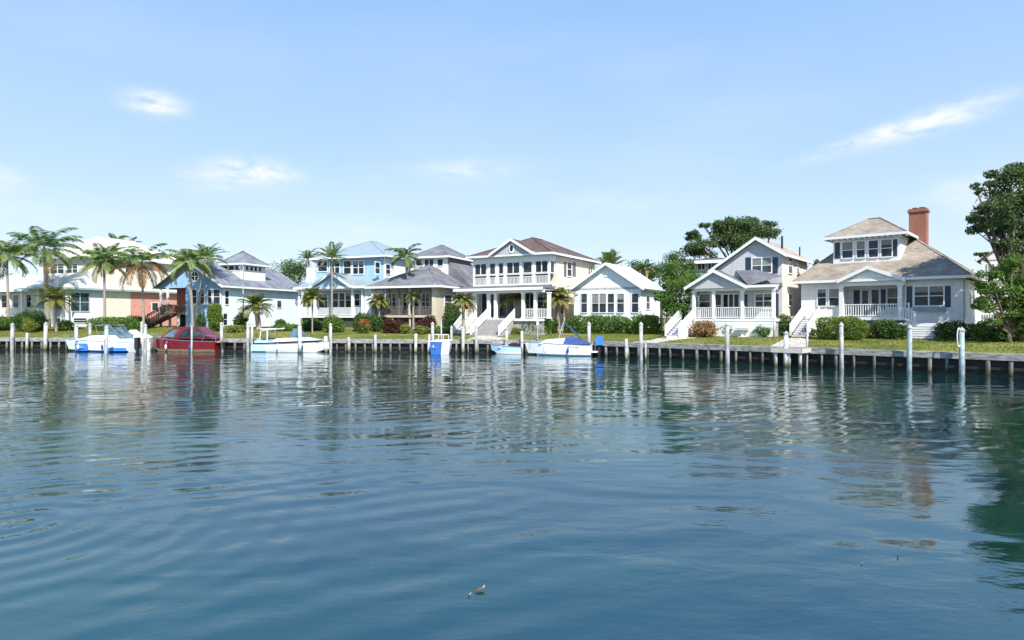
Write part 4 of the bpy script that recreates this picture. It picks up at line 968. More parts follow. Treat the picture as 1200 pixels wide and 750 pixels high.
palm(361, 386, 305, 'palm showing above the roof left of the light blue house', 18, 'date', tr=.14, seed=10, Y=84, n=18)
palm(389, 384, 303, 'palm with upswept fronds before the light blue upper windows', 21, 'date', tr=.12, seed=12, n=22, droopf=.7)
palm(366, 391, 350, 'small slender palm on the lawn before the white gabled porch', 17, 'date', tr=.08, seed=13, n=38, fresh=True, droopf=1.35)
palm(444, 388, 354, 'small bushy palm at the left corner of the tan bungalow', 16, 'date', tr=.16, seed=15, n=40, fresh=True, droopf=1.35)
palm(474, 386, 300, 'tall windblown palm rising above the tan bungalow roof', 24, tr=.13, seed=16, base_px=483, n=14)
palm(484, 388, 348, 'young palm with drooping fronds in front of the dark screened porch', 12, 'date', tr=.13, seed=18, base_px=484.5, n=14, droopf=1.6)
palm(543, 395, 354, 'small palm at the left end of the wide front steps', 19, 'date', tr=.17, seed=19, n=40, fresh=True, droopf=1.35)
palm(603, 389, 350, 'small palm in front of the ground floor columns', 21, 'date', tr=.13, seed=21, base_px=605, n=40, fresh=True, droopf=1.35)
palm(655, 390, 350, 'stout fan crowned palm beside the clipped hedge', 22, 'date', tr=.24, seed=22, n=50, fresh=True, droopf=1.35, base_px=654)
palm(715, 380, 313, 'spiky palm crown showing above the white metal roof', 22, 'fan', tr=.2, seed=24, Y=80, n=34, group='trees beyond the houses')
palm(757, 380, 316, 'yellowish palm crown right of the white metal roof', 14, 'date', tr=.2, seed=25, Y=76, n=24, group='trees beyond the houses', dead=.4)
palm(135, 380, 284, 'palm tips showing over the cream metal roof', 16, tr=.15, seed=26, Y=105, n=14, group='trees beyond the houses')
palm(152, 380, 288, 'palm crown showing over the right end of the cream roof', 14, tr=.15, seed=27, Y=106, n=14, group='trees beyond the houses')
random.seed(11)

# ------------------------------------------------------------------ trees
BG = 'trees beyond the houses'
tree(1192, 395, 41.5, [(1166,236,30,16),(1184,206,22,14),(1156,262,18,11),(1166,284,17,9),(1192,276,22,16),(1150,296,7,5),(1205,225,38,30),(1158,214,14,6),(1215,204,30,22),(1235,270,40,34),(1225,320,30,20),(1148,254,13,8),(1172,262,24,20),(1146,222,8,5),(1275,240,44,36),(1300,290,36,34)], 46000, .17, L_pine, 'large dark tree with layered boughs cut by the right edge', trunk=.34, clumps=190, spread=.30, flat=.55, name='pine_tree')
tree(1183, 397, 40, [(1170,340,20,12),(1198,322,18,14),(1164,352,18,11),(1198,350,26,20),(1205,375,22,14),(1178,368,14,8),(1230,340,26,30),(1160,375,9,7),(1151,348,9,10),(1185,304,14,8),(1158,322,10,8),(1205,345,20,20),(1190,384,18,8)], 22000, .15, L_mid, 'bright green broadleaf tree under the large dark tree', trunk=.16, clumps=90, spread=.36, name='broadleaf_tree')
tree(800, 391, 56, [(798,338,22,20),(785,326,14,12),(812,332,12,14),(780,352,12,12),(800,362,18,12),(790,312,10,6),(772,345,8,8)], 12000, .15, L_mid, 'bushy bright green tree between the white cottage and the grey house', trunk=.14, clumps=80, spread=.4, name='broadleaf_tree')
tree(868, 380, 92, [(858,268,18,13),(882,262,16,9),(845,278,14,13),(822,290,20,12),(812,277,11,8),(868,272,26,16),(870,284,22,14),(896,272,15,9),(903,264,9,5),(846,262,10,7),(826,264,7,4)], 30000, .25, L_pine, 'big open crowned tree rising behind the grey house', trunk=.4, clumps=120, spread=.30, flat=.6, name='pine_tree', group=BG)
tree(338, 380, 92, [(333,316,14,10),(346,312,12,9),(354,322,10,10),(328,325,10,8),(342,327,14,9)], 5000, .2, L_dark, 'round dark tree showing behind the blue cupola roof', trunk=.3, clumps=60, spread=.5, group=BG)
tree(548, 380, 92, [(546,318,9,9),(552,312,6,7),(545,330,8,8)], 1800, .22, L_dark, 'dark tree in the gap left of the brown roof', trunk=.2, clumps=26, spread=.45, group=BG)
tree(197, 380, 105, [(196,308,14,7),(210,304,9,7),(184,301,9,6)], 2500, .24, L_pine, 'dark tree between the cream roof and the blue gable', trunk=.25, clumps=36, spread=.45, group=BG)
tree(775, 380, 86, [(772,318,14,10),(790,309,13,12),(760,322,12,8),(805,316,12,12),(748,314,10,7),(736,320,9,7)], 10000, .2, L_dark, 'dark trees massed behind the bushy bright green tree', trunk=.25, clumps=60, spread=.45, group=BG)
tree(782, 380, 74, [(779,346,11,16),(790,360,12,14),(770,362,10,14)], 3500, .18, L_dark, 'dark tree in the shade right of the white cottage', trunk=.2, clumps=40, spread=.5, group=BG)
tree(838, 380, 84, [(806,322,8,8),(822,328,12,10)], 1500, .2, L_mid, 'low tree under the strip windowed upper storey', trunk=.2, clumps=22, spread=.5, group=BG)
tree(716, 380, 92, [(703,322,9,8),(726,318,10,8)], 1500, .24, L_mid, 'tree tops behind the white cottage ridge', trunk=.2, clumps=20, spread=.45, group=BG)
tree(545, 380, 84, [(541,352,7,14),(540,335,6,8)], 1500, .2, L_dark, 'dark tree between the tan bungalow and the porch house', trunk=.2, clumps=20, spread=.5, group=BG)
tree(948, 380, 88, [(950,330,14,16),(960,310,9,8)], 1500, .24, L_dark, 'tree behind the gap between the two grey roofs', trunk=.2, clumps=20, spread=.5, group=BG)
tree(1190, 380, 66, [(1186,352,14,18),(1204,345,16,22)], 3000, .2, L_dark, 'shaded tree behind the bright green broadleaf tree', trunk=.2, clumps=36, spread=.5, group=BG)
tree(15, 380, 108, [(6,330,14,12),(26,335,12,14),(-14,328,16,16)], 2500, .26, L_dark, 'dark tree behind the white porch at the far left', trunk=.25, clumps=34, spread=.5, group=BG)
for i, (px, Y, lab) in enumerate(((-60, 120, 'tree far beyond the left edge houses'), (270, 118, 'tree far behind the blue house'), (480, 120, 'tree far behind the tan bungalow'), (640, 118, 'tree far behind the brown roof'),
        (1020, 96, 'tree far behind the brick chimney house'), (1120, 92, 'tree far behind the hipped dormer house'), (1270, 70, 'tree beyond the right edge'), (1330, 66, 'second tree beyond the right edge'))):
    tree(px, 380, Y, [(px-16, 345, 16, 16), (px+14, 340, 18, 18), (px, 328, 16, 12)], 2200, .3, L_dark, lab, trunk=.25, clumps=30, spread=.5, group=BG)

# ------------------------------------------------------------------ shrubs and hedges
bush(8, 46, 364, 389, L_dark, 'large dark shrub mound at the far left lawn', size=.16, lump=.3)
bush(23, 40, 374, 390, L_yel, 'yellow green shrub in front of the dark mound', size=.13)
bush(-14, 9, 371, 388, L_mid, 'green shrub cut by the left edge', size=.14)
bush(66, 82, 375, 388, L_mid, 'small green shrub under the short arching palm')
bush(96, 165, 372, 388, L_mid, 'long green hedge before the cream and coral wall', 'hedge', e=5, lump=.15, ratio=-1.3, yaw=-14, cat='hedge', size=.15)
bush(139, 170, 371, 383, L_dark, 'dark shrub below the coral wall', size=.16, d=12)
bush(228, 240, 367, 386, L_dark, 'dark shrub left of the cone shaped shrub', d=7.5)
bush(238, 259, 354, 389, L_light, 'tall cone shaped bright green shrub', e=1.5, name='cone_shrub', size=.14, dens=1.4)
bush(262, 284, 381, 390, L_yel, 'low yellow green shrub right of the cone shaped shrub')
bush(272, 289, 367, 386, L_dark, 'round dark shrub against the sunlit blue wall', d=10, dens=1.3)
bush(322, 335, 374, 382, L_dark, 'small round shrub against the long blue side wall', d=13)
bush(314, 352, 380, 388, L_mid, 'low spreading green shrub right of the squat date palm')
bush(352, 377, 374, 389, L_dark, 'dark green shrub below the white porch railing', d=9)
bush(376, 402, 370, 390, L_mid, 'leafy green shrub in the middle of the gabled porch', lump=.3)
bush(411, 436, 366, 389, L_dark, 'tall dark shrub behind red flowers at the porch corner', blossom=None, lump=.25)
bush(418, 432, 375, 391, L_mid, 'shrub topped with red flowers beside the dark tall shrub', name='flowering_shrub', blossom=F_red, nb=90, size=.12)
bush(434, 447, 368, 388, L_dark, 'dark shrub left of the burgundy shrubs', d=7.5)
bush(446, 463, 373, 391, L_red, 'burgundy leaved shrub beside the small bushy palm')
bush(459, 474, 375, 391, L_red, 'burgundy leaved shrub in front of the bungalow porch centre')
bush(467, 481, 380, 391.5, L_yel, 'yellow green shrub next to the burgundy shrubs')
bush(484, 504, 382, 392, L_yel, 'low pale green shrub right of the young palm')
bush(488, 512, 371, 389, L_red, 'dark red shrub under the right end of the screened porch', d=6.5, size=.14)
bush(503, 529, 383, 391.5, L_mid, 'low mixed shrub at the bungalow corner')
bush(519, 541, 356, 389, L_dark, 'tall dark shrub between the bungalow and the front steps', lump=.25, size=.15)
bush(597, 613, 384, 392, L_yel, 'small grey green shrub at the foot of the front steps', size=.09)
bush(611, 645, 368, 392, L_mid, 'square clipped hedge under the ground floor railing', 'hedge', e=6, lump=.12, ratio=-1.6, cat='hedge', yaw=-30, dens=1.2)
bush(634, 646, 357, 387, L_mid, 'tall narrow clipped shrub at the porch corner', e=4, d=5.5)
bush(643, 655, 374, 391, L_dark, 'dark shrub between the hedge and the stout palm')
bush(660, 742, 370, 391, L_mid, 'long clipped hedge across the front of the white cottage', 'hedge', e=7, ratio=-1.4, yaw=-30, cat='hedge', dens=1.2, lump=.1)
bush(743, 776, 369.5, 391.5, L_light, 'boxy clipped hedge at the right corner of the white cottage', 'hedge', e=7, ratio=-2.2, yaw=-36, cat='hedge', dens=1.3, lump=.1)
bush(812, 843, 376, 395.5, L_tan, 'tan plumed ornamental grass beside the porch steps', name='ornamental_grass', cat='grass clump', e=1.9, lump=.3, size=.17)
bush(843, 869, 377, 394, L_mid, 'green shrub right of the tan plumed grass')
bush(875, 897, 378, 394, L_red, 'low burgundy shrub behind the small white table')
bush(894, 920, 358, 391, L_red, 'tall burgundy leaved shrub at the grey house corner', lump=.32, size=.14, dens=.8)
bush(908, 930, 370, 393.5, L_dark, 'dark green shrub between the grey house and the boardwalk')
bush(886, 910, 381, 395, L_mid, 'low green shrub behind the white lawn post')
bush(962, 1017, 371, 398.5, L_light, 'large rounded boxwood in front of the white railing', name='boxwood', e=3.2, ratio=.45, dens=1.2, size=.11, lump=.12)
bush(1015, 1033, 383, 397, L_mid, 'shrub covered with pink flowers beside the large boxwood', name='flowering_shrub', blossom=F_pink, nb=150, size=.1)
bush(1029, 1051, 374, 397.5, L_dark, 'rounded dark green shrub below the right porch post', e=2.5)
bush(1049, 1068, 378, 398, L_dark, 'low dark shrub left of the right hand steps')
bush(1104, 1146, 376, 399, L_dark, 'wide dark shrub under the shuttered right window', lump=.28, ratio=.5)
bush(1143, 1166, 378, 400, L_mid, 'loose grassy shrub at the shaded right corner', e=1.8, size=.16)
bush(1166, 1200, 380, 401, L_dark, 'dark shrub at the foot of the bright broadleaf tree', lump=.3)
bush(944, 958, 384, 396, L_dark, 'small dark shrub between the left steps of the dormer house', d=8.5)

# ------------------------------------------------------------------ grass tufts over the lawns
n = 52000; t = rng.uniform(-88, 46, n); dd = rng.uniform(.5, 11, n)**1.0
Dv = np.where((t < 0)[:, None], D1, D2); Nv = np.where((t < 0)[:, None], N1, N2)
xy = BEND+Dv*t[:, None]+Nv*dd[:, None]
z = 1.2+.07*np.minimum(dd, 13); b = np.column_stack([xy, z])
a = rng.uniform(0, 6.28, n); h = rng.uniform(.03, .10, n); wv = np.column_stack([np.cos(a), np.sin(a), 0*a])*.035
tip = b+np.column_stack([rng.normal(size=n)*.03, rng.normal(size=n)*.03, h])
V = np.stack([b-wv, b+wv, tip], 1).reshape(-1, 3)
pc = []
tag(fast_mesh('grass', V, 3, L_grass), 'short sunlit grass blades over the waterside lawns', 'grass', kind='stuff')
#PLANTS_END

# ------------------------------------------------------------------ pilings
def pile(px, yt, yb, w, label, style='wood', name='mooring_piling', d=-.6, lean=0, cone=True, land=False):
    Yw = P(px, d).y
    if land: p, _ = G(px, yb); Y = p.y; z0 = p.z-.3
    else: Y = min(F*CAMH/(yb-HOR), Yw) if yb else Yw; z0 = -1.2
    x = (px-600)/F*Y; z1 = zz(yt, Y); r = w*.93*Y/F/2
    mb = MB().tube([(0, 0, z0), (lean*.5, 0, (z0+z1)/2), (lean, 0, z1)], [r*1.06, r, r*.96], 12)
    m = {'wood': pilem, 'white': whitepile, 'blue': bluesleeve}[style]
    o = mb.build(name, m, None, True); o.location = (x, Y, 0); o.rotation_euler = (R(random.uniform(-1.2, 1.2)), R(random.uniform(-1.2, 1.2)), random.uniform(0, 6)) if not lean else (0, 0, 0)
    tag(o, label, 'piling' if name == 'mooring_piling' else 'post', 'mooring pilings along the seawall' if name == 'mooring_piling' else None)
    if cone:
        c = MB().tube([(lean, 0, z1-.02), (lean, 0, z1+.04), (lean, 0, z1+.22)], [r*1.2, r*1.15, r*.12], 12).build('piling_cap', whitepile, o, False)
    if style == 'wood' and not land:
        MB().tube([(0, 0, 1.0), (0, 0, 1.10)], [r*1.12, r*1.12], 12).build('rope_loop', rope, o)
    return o
pile(14, 381, 407.5, 4, 'white capped piling nearest the left edge', 'white')
pile(31.5, 390, 407, 3, 'short thin piling between the two leftmost tall pilings', cone=False)
pile(53, 380, 409, 4.2, 'piling left of the white boat bow with blue panel', 'wood')
pile(90, 382, 411, 4.2, 'piling rising behind the blue hull panel', 'white', d=-.5)
pile(105, 381, 401, 3.6, 'piling behind the windshield of the white boat', 'white', d=.8, land=True)
pile(124.5, 384, 414, 4.6, 'piling in front of the white boat stern', 'white')
pile(161.5, 392, 411, 3.4, 'short piling between the white boat and the maroon boat', cone=False)
pile(165.5, 379, 399, 3, 'thin white post on the bank behind the maroon bow', 'white', land=True)
pile(170, 382, 413.5, 3.8, 'tall pale piling at the bow of the maroon cabin boat', 'white')
pile(224.5, 384, 412.5, 2.4, 'thin tall piling in front of the maroon cabin', 'white')
pile(236, 390, 411, 2.2, 'thin piling left of the maroon boat stern', 'white', cone=False)
pile(242, 393, 411, 2.2, 'thin short piling at the maroon boat stern', 'white', cone=False)
pile(260, 380, 410.5, 3.8, 'tall piling right of the maroon boat', 'white')
pile(290.5, 379, 411.5, 4, 'left one of the close piling pair beside the white open boat', 'white')
pile(295, 380, 409, 3.2, 'right one of the close piling pair beside the white open boat', 'white')
pile(351.5, 381, 413.5, 4.4, 'piling in front of the white open boat windshield', 'wood')
pile(382, 394, 411, 4.4, 'thick dark stub piling at the bow of the white open boat', cone=False)
pile(387.5, 381, 411, 4, 'tall piling right of the thick dark stub', 'white')
pile(409, 395, 411.5, 3.8, 'short piling in front of the light blue house lawn', cone=False)
pile(440, 392, 411.5, 3.6, 'short piling before the small bushy palm', cone=False)
pile(487, 391, 412, 3.6, 'short piling before the young drooping palm', cone=False)
pile(501, 392, 412.5, 3.4, 'leaning short piling left of the blue and white skiff', cone=False, lean=.18)
pile(507.5, 380, 404, 4, 'tall white piling behind the blue and white skiff', 'white')
pile(517, 379, 403, 2, 'thin post behind the blue and white skiff', 'white', d=.3, land=False)
pile(529, 384, 404, 3, 'white post right behind the blue and white skiff', 'white', d=.4)
pile(542.5, 385, 413.5, 4, 'tall piling below the small palm by the front steps', 'wood')
pile(558, 382, 414, 3.8, 'tall piling in line with the left stair rail', 'wood', cone=False)
pile(593.5, 386, 406, 4.2, 'white piling behind the small pale blue skiff', 'white')
pile(611.5, 388, 413, 3.4, 'weathered piling between the small skiff and the white cruiser', 'wood', cone=False)
pile(690.5, 380, 416, 4.6, 'tall piling at the stern of the white cruiser', 'white')
pile(734, 397, 421.5, 4, 'short yellowish piling right of the white cruiser', cone=False)
pile(751, 380.5, 422, 4.8, 'tall white capped piling before the boxy hedge', 'white')
pile(756.5, 402, 423, 2.4, 'thin low stake right beside the tall piling at the path', cone=False)
pile(852.5, 381, 426, 5.2, 'tall white capped piling before the grey house', 'white')
pile(921, 391.5, 429, 5.6, 'piling at the outer left corner of the boardwalk platform', 'wood', d=-2.0)
pile(986.3, 381.5, 431.5, 5, 'tall piling before the large boxwood', 'white')
pile(1065.5, 384.5, 435, 5.6, 'tall pale blue piling before the right hand steps', 'blue')
o = pile(1127, 387.5, 438.5, 6.1, 'pale blue piling with a white rope loop near the right edge', 'blue')
o.rotation_euler = (0, 0, 0)
hp = [Vector((-.2+.10*math.cos(a)-.0, -.05, 2.15+.55*math.sin(a))) for a in [math.pi*(.15+i/10*1.55) for i in range(11)]]
MB().tube(hp, .03, 6).build('rope_loop', white, o)
pile(907, 377, 396, 3.2, 'white post standing on the grey house lawn', 'white', name='lawn_post', land=True, cone=False)
pile(945.5, 376, 407, 2.6, 'thin white post at the inner corner of the boardwalk', 'white', name='dock_post', d=-.4, cone=False)
# lantern post by the cruiser
p = P(630, -.45); e = empty('lamp_post', (p.x, p.y, 0), 0, 'short white lamp post with lantern behind the white cruiser bow', 'lamp post')
zt = zz(381, p.y); MB().tube([(0,0,-.8),(0,0,zt)], .06, 8).build('post', whitepile, e); MB().box(-.11,.11,-.11,.11,zt,zt+.26).build('lantern', white, e); MB().poly([(-.15,-.15,zt+.26),(.15,-.15,zt+.26),(.15,.15,zt+.26),(-.15,.15,zt+.26),(0,0,zt+.42)], [(3,2,1,0),(0,1,4),(1,2,4),(2,3,4),(3,0,4)]).build('lantern_cap', whitepile, e)
# street lamp by the blue house
p, _ = G(285, 386); e = empty('street_lamp', (p.x, p.y, p.z), 0, 'tall white street lamp with curved arm beside the blue house', 'street lamp')
zt = zz(312, p.y)-p.z; MB().tube([(0,0,-.2),(0,0,zt*.5),(0,0,zt)], [.09,.075,.06], 8).build('pole', whitepile, e)
MB().tube([(0,0,zt-.02),(-.08,0,zt+.12),(-.3,0,zt+.12),(-.42,0,zt-.02)], .03, 6).build('arm', whitepile, e); MB().tube([(-.42,0,zt-.03),(-.42,0,zt-.12),(-.42,0,zt-.28)], [.05,.18,.14], 10).build('lamp_shade', slatew, e)
# dock platform
q = P(934, 0); e = empty('dock', (q.x, q.y, 0), R(-41.7), 'small grey boardwalk platform jutting from the seawall', 'dock')
L2 = .95
mb = MB()
for i in range(9): mb.box(-L2, L2, -2.15+i*.24, -2.15+i*.24+.225, 1.20, 1.25)
mb.build('deck', capwood, e)
MB().box(-L2-.05, L2+.05, -2.2, -2.155, .95, 1.24).box(-L2-.05, -L2-.002, -2.15, -.3, .95, 1.24).box(L2+.002, L2+.05, -2.15, -.3, .95, 1.24).build('beam', concrete, e)
for x in (-.75, .1, .8): MB().tube([(x, -2.0, -1.2), (x, -2.0, 1.19)], .11, 8).build('leg', pilem, e)
p, _ = G(920, 395.5); e = empty('bench', (p.x, p.y, p.z), R(-41), 'grey timber bench on the boardwalk before the dormer house', 'bench')
mb = MB(); [mb.box(-.2, 2.0, i*.13, i*.13+.11, .40, .44) for i in range(4)]; mb.build('seat', capwood, e); [MB().box(x, x+.08, 0, .5, 0, .399).build('leg', capwood, e) for x in (-.1, 1.8)]
# garden pieces
p, _ = G(870, 395); e = empty('garden_table', (p.x, p.y, p.z), R(-38), 'small white table on the lawn before the grey house porch', 'table')
MB().box(-.55,.55,-.3,.3,.72,.78).build('tabletop', white, e); MB().box(-.5,.5,-.27,.27,.6,.719).build('apron', white, e); MB().box(-.09,.09,-.09,.09,.05,.599).build('pedestal', white, e); MB().box(-.3,.3,-.25,.25,0,.05).build('foot', white, e)
p, _ = G(783, 393); e = empty('garden_chair', (p.x, p.y, p.z), R(-50), 'dark curved garden chair on the path beside the bushy tree', 'chair')
MB().box(-.3,.3,-.3,.3,.38,.43).build('seat', black, e); MB().prism([(.25,-.3,.43),(.32,-.3,.43),(.5,-.3,1.0),(.43,-.3,1.0)], (0,.6,0)).build('backrest', black, e)
for x in (-.26, .22):
    for y in (-.27, .23): MB().box(x, x+.04, y, y+.04, 0, .379).build('leg', black, e)
# fence far right
p = W_(1150, 50, 0); e = empty('picket_fence', (p.x, p.y, gz(inland(p.x, p.y))), R(-42), 'pale picket fence in the shade right of the dormer house', 'fence')
mb = MB(); [mb.box(i*.16, i*.16+.1, -.02, .0, .1, 1.4) for i in range(26)]; mb.build('pickets', foundation, e); MB().box(0, 4.1, .002, .05, .4, .5).box(0, 4.1, .002, .05, 1.1, 1.2).build('rail', foundation, e)

# ------------------------------------------------------------------ boats
def hull(f, x0, x1, B, zs, zb, bow, mats, stripe=.35, parent=None, rake=.16, draft=.35, fine=1.9):
    """lofted hull from stern to bow; mats = (topside, stripe/boot, deck)"""
    ns = 16; S = []
    for i in range(ns+1):
        t = i/ns; fr = (1-max(0, (t-.42)/.58)**fine); hb = B/2*(.90+.10*min(1, t*3))*max(fr, .015)
        zg = zs+(zb-zs)*t**1.6; kz = -draft+(draft+.25*zb)*max(0, (t-.72)/.28)**1.7
        xx = t; L = x1-x0
        def X(t, up): # bow overhang
            e = t*(1-rake)+(rake*t**3)*up; return (x0+L*e) if bow == 'right' else (x1-L*e)
        S.append([(X(t, 0.1), B/2, kz), (X(t, .35), B/2-hb*.86, max(kz+.12, .02+.0*t)), (X(t, .62), B/2-hb*.95, .02+(zg-.02)*stripe), (X(t, 1), B/2-hb, zg), (X(t, 1), B/2-hb*.86, zg+.02), (X(t, 1), B/2+hb*.86, zg+.02), (X(t, 1), B/2+hb, zg), (X(t, .62), B/2+hb*.95, .02+(zg-.02)*stripe), (X(t, .35), B/2+hb*.86, max(kz+.12, .02))])
    n = 9; V = [p for s in S for p in s]; mb = MB(); Fc = []; mi = []
    b = 0; mb.v = V
    for i in range(ns):
        for k in range(n):
            j = (k+1) % n; mb.f.append([i*n+k, i*n+j, (i+1)*n+j, (i+1)*n+k]); mb.m.append(2 if k == 4 else (1 if k in (0, 1, 7, 8) else 0))
    mb.f.append(list(range(n))[::-1]); mb.m.append(0); mb.f.append([ns*n+k for k in range(n)]); mb.m.append(0)
    o = mb.build('hull', list(mats), f.e)
    mr = MB(); 
    for k in (3, 6): mr.tube([S[i][k] for i in range(ns+1)], .035, 6)
    mr.build('rub_rail', steel, o)
    return o, S
def boat_frame(pl, pr, Yr, label, name='motorboat', yaw=-7, cat='boat'): return Frame(pl, pr, Yr, yaw, name, label, cat, 'boats moored along the seawall', z=0)
# 1 white boat with blue panel
f = boat_frame(63, 148, 58.3, 'white cabin motorboat with a blue hull panel and raked windshield', yaw=-7); W = f.W
o, S = hull(f, 0, W, 2.5, .95, 1.25, 'left', (gel, gelblue, gel), stripe=.14)
Z = lambda py, px, d=0: f.Z(py, f.X(px, d), d)
f.part(MB().prism([(f.X(87), .16, .12), (f.X(102.5), .05, .12), (f.X(102.5), .0, .80), (f.X(87), .06, .80)], (0, -.03, 0)), 'hull_panel', gelblue, o)
mb = MB(); cx = f.X(92); mb.bar((cx-.2,-.035+.02,.52),(cx+.05,-.04,.38),.10,.03); mb.bar((cx+.05,-.04,.38),(cx+.55,-.035,.44),.09,.03); mb.bar((cx+.0,-.045,.50),(cx+.3,-.045,.54),.07,.02); f.part(mb, 'emblem', gel, o)
f.part(MB().box(f.X(127), W-.02, -.02, .02, .12, .42), 'stripe', gelblue, o)
f.part(MB().prism([(f.X(83),.35,1.1),(f.X(104),.35,1.55),(f.X(132),.35,1.6),(f.X(138),.35,1.0)], (0, 1.8, 0)), 'cabin', gel)
ws = f.part(MB().prism([(f.X(113),.4,1.6),(f.X(124),.4,2.35),(f.X(126),.4,2.35),(f.X(139),.4,1.2),(f.X(132),.4,1.6)], (0, 1.7, 0)), 'windshield', tealglass)
mb = MB()
for y in (.42, 2.1): mb.tube([(f.X(112),y,1.55),(f.X(107),y,2.55),(f.X(124),y,2.6),(f.X(139),y,1.15)], .035, 6); mb.tube([(f.X(124),y,2.6),(f.X(117),y,1.6)], .03, 6)
for px in (107, 124): mb.tube([(f.X(px),.42,2.56),(f.X(px),2.1,2.56)], .03, 6)
f.part(mb, 'canopy_frame', steel)
mb = MB().tube([(f.X(66),.95,1.75),(f.X(75),.5,1.62),(f.X(84),.3,1.55)], .02, 5); [mb.tube([(f.X(p),y,1.15),(f.X(p),y,zt_)], .02, 5) for p, y, zt_ in ((67,.95,1.74),(75,.5,1.62),(84,.3,1.55))]; f.part(mb, 'bow_rail', steel)
f.part(MB().box(f.X(134), f.X(146), .3, 2.2, .96, 1.25), 'stern_seat', gel)
f.part(MB().box(W+.02, W+.35, 1.0, 1.45, .3, 1.35).box(W+.1, W+.28, 1.15, 1.3, -.6, .3), 'outboard_motor', black)
F1 = f
# 1b small white boat behind
f = boat_frame(143, 187, 60.6, 'small white runabout between the white motorboat and the maroon boat', yaw=-7); W = f.W
o, S = hull(f, 0, W, 1.6, .95, 1.45, 'right', (gel, gel, gel), stripe=.2)
f.part(MB().prism([(f.X(151),.3,1.0),(f.X(156),.3,1.75),(f.X(159),.3,1.75),(f.X(172),.3,1.2)], (0, 1.0, 0)), 'console', gel)
f.part(MB().prism([(f.X(147),.35,1.9),(f.X(149),.35,2.05),(f.X(157),.35,1.5),(f.X(156),.35,1.4)], (0, .9, 0)), 'seat_back', gel)
# 2 maroon cabin boat
f = boat_frame(166, 250, 58.4, 'maroon cabin cruiser with dark side windows and stained waterline', yaw=-7); W = f.W
o, S = hull(f, 0, W, 2.6, 1.0, 1.35, 'left', (gelred, gelgold, gelred), stripe=.22, rake=.05, fine=3)
prof = [(184, 1.3), (199, 2.35), (212, 2.42), (226, 2.38), (247, 1.25)]
cb = [(f.X(a), .3, b) for a, b in prof]
mb = MB(); N5 = len(cb)
V = [(x, .3+(.28 if z_ > 2 else 0), z_) for x, _, z_ in cb]+[(x, 2.3-(.28 if z_ > 2 else 0), z_) for x, _, z_ in cb]
mb.poly(V, [tuple(range(N5))[::-1], tuple(range(N5, 2*N5))]+[(i, (i+1) % N5, N5+(i+1) % N5, N5+i) for i in range(N5)])
cabin = f.part(mb, 'cabin', gelred)
def cabwin(pts, name='window'):
    P_ = [(f.X(a), .3+.28*min(1, max(0, (b-1.3)/1.05))-.035, b) for a, b in pts]; f.part(MB().prism(P_, (0, .03, 0)), name, tealglass if name == 'windshield' else glass, cabin)
cabwin([(188,1.42),(199,2.1),(208,2.2),(201,1.42)], 'windshield'); cabwin([(206,1.42),(213,2.22),(222,2.22),(221,1.42)]); cabwin([(223.5,1.42),(224,2.22),(231,2.1),(232,1.42)]); cabwin([(233.5,1.42),(232.5,2.0),(243,1.42)])
f.part(MB().prism([(f.X(187)-.02,.55,1.5),(f.X(198.5)-.02,.7,2.28),(f.X(198.5)-.02,1.9,2.28),(f.X(187)-.02,2.05,1.5)], (-.03,0,.0)), 'front_windshield', tealglass, cabin)
mb = MB()
for y in (.1, 2.5): mb.tube([(f.X(236),y,1.1),(f.X(239),y,1.6),(f.X(252),y,1.55),(f.X(252),y,1.0)], .03, 6)
f.part(mb, 'stern_rail', steel); f.part(MB().box(f.X(246), W+.5, .3, 2.3, .9, 1.0), 'swim_platform', gelgold)
mb = MB().tube([(f.X(168),1.2,1.8),(f.X(176),.4,1.7),(f.X(184),.25,1.55)], .02, 5); [mb.tube([(f.X(p),y,1.25),(f.X(p),y,zt_)], .02, 5) for p, y, zt_ in ((168,1.2,1.8),(176,.4,1.7),(184,.25,1.55))]; f.part(mb, 'bow_rail', steel)
F2 = f
# 3 white open boat
f = boat_frame(294, 384, 57.6, 'white open motorboat with low arched rail and small windshield', yaw=-7); W = f.W
o, S = hull(f, 0, W, 2.0, .72, 1.0, 'right', (gel, gel, gel), stripe=.25, rake=.1)
f.part(MB().box(f.X(294)+.02, f.X(311), -.02, .1, .12, .62), 'hull_panel', gelpale, o)
mb = MB()
for y in (.25, 1.75): mb.tube([(f.X(302),y,.9),(f.X(304),y,2.0),(f.X(312),y,2.15),(f.X(323),y,2.25)], .04, 6); mb.tube([(f.X(311.5),y,.9),(f.X(311.5),y,2.15)], .05, 6)
f.part(mb, 'arch_rail', gel); f.part(MB().box(f.X(303.5), f.X(322), .2, 1.8, 2.16, 2.24), 'sun_shade', gel)
f.part(MB().prism([(f.X(315),.3,.95),(f.X(322),.3,1.3),(f.X(352),.3,1.4),(f.X(372),.3,1.15)], (0, 1.4, 0)), 'foredeck', gel)
f.part(MB().prism([(f.X(336),.35,1.4),(f.X(341),.35,2.25),(f.X(343),.35,2.25),(f.X(352),.35,1.42)], (0, 1.3, 0)), 'windshield', tealglass)
f.part(MB().box(f.X(296), f.X(310), .3, 1.7, .87, 1.1), 'stern_seat', gelpale)
f.part(MB().box(-.4, -.04, .75, 1.2, .4, 1.2).box(-.3, -.12, .9, 1.05, -.6, .4), 'outboard_motor', black)
F3 = f
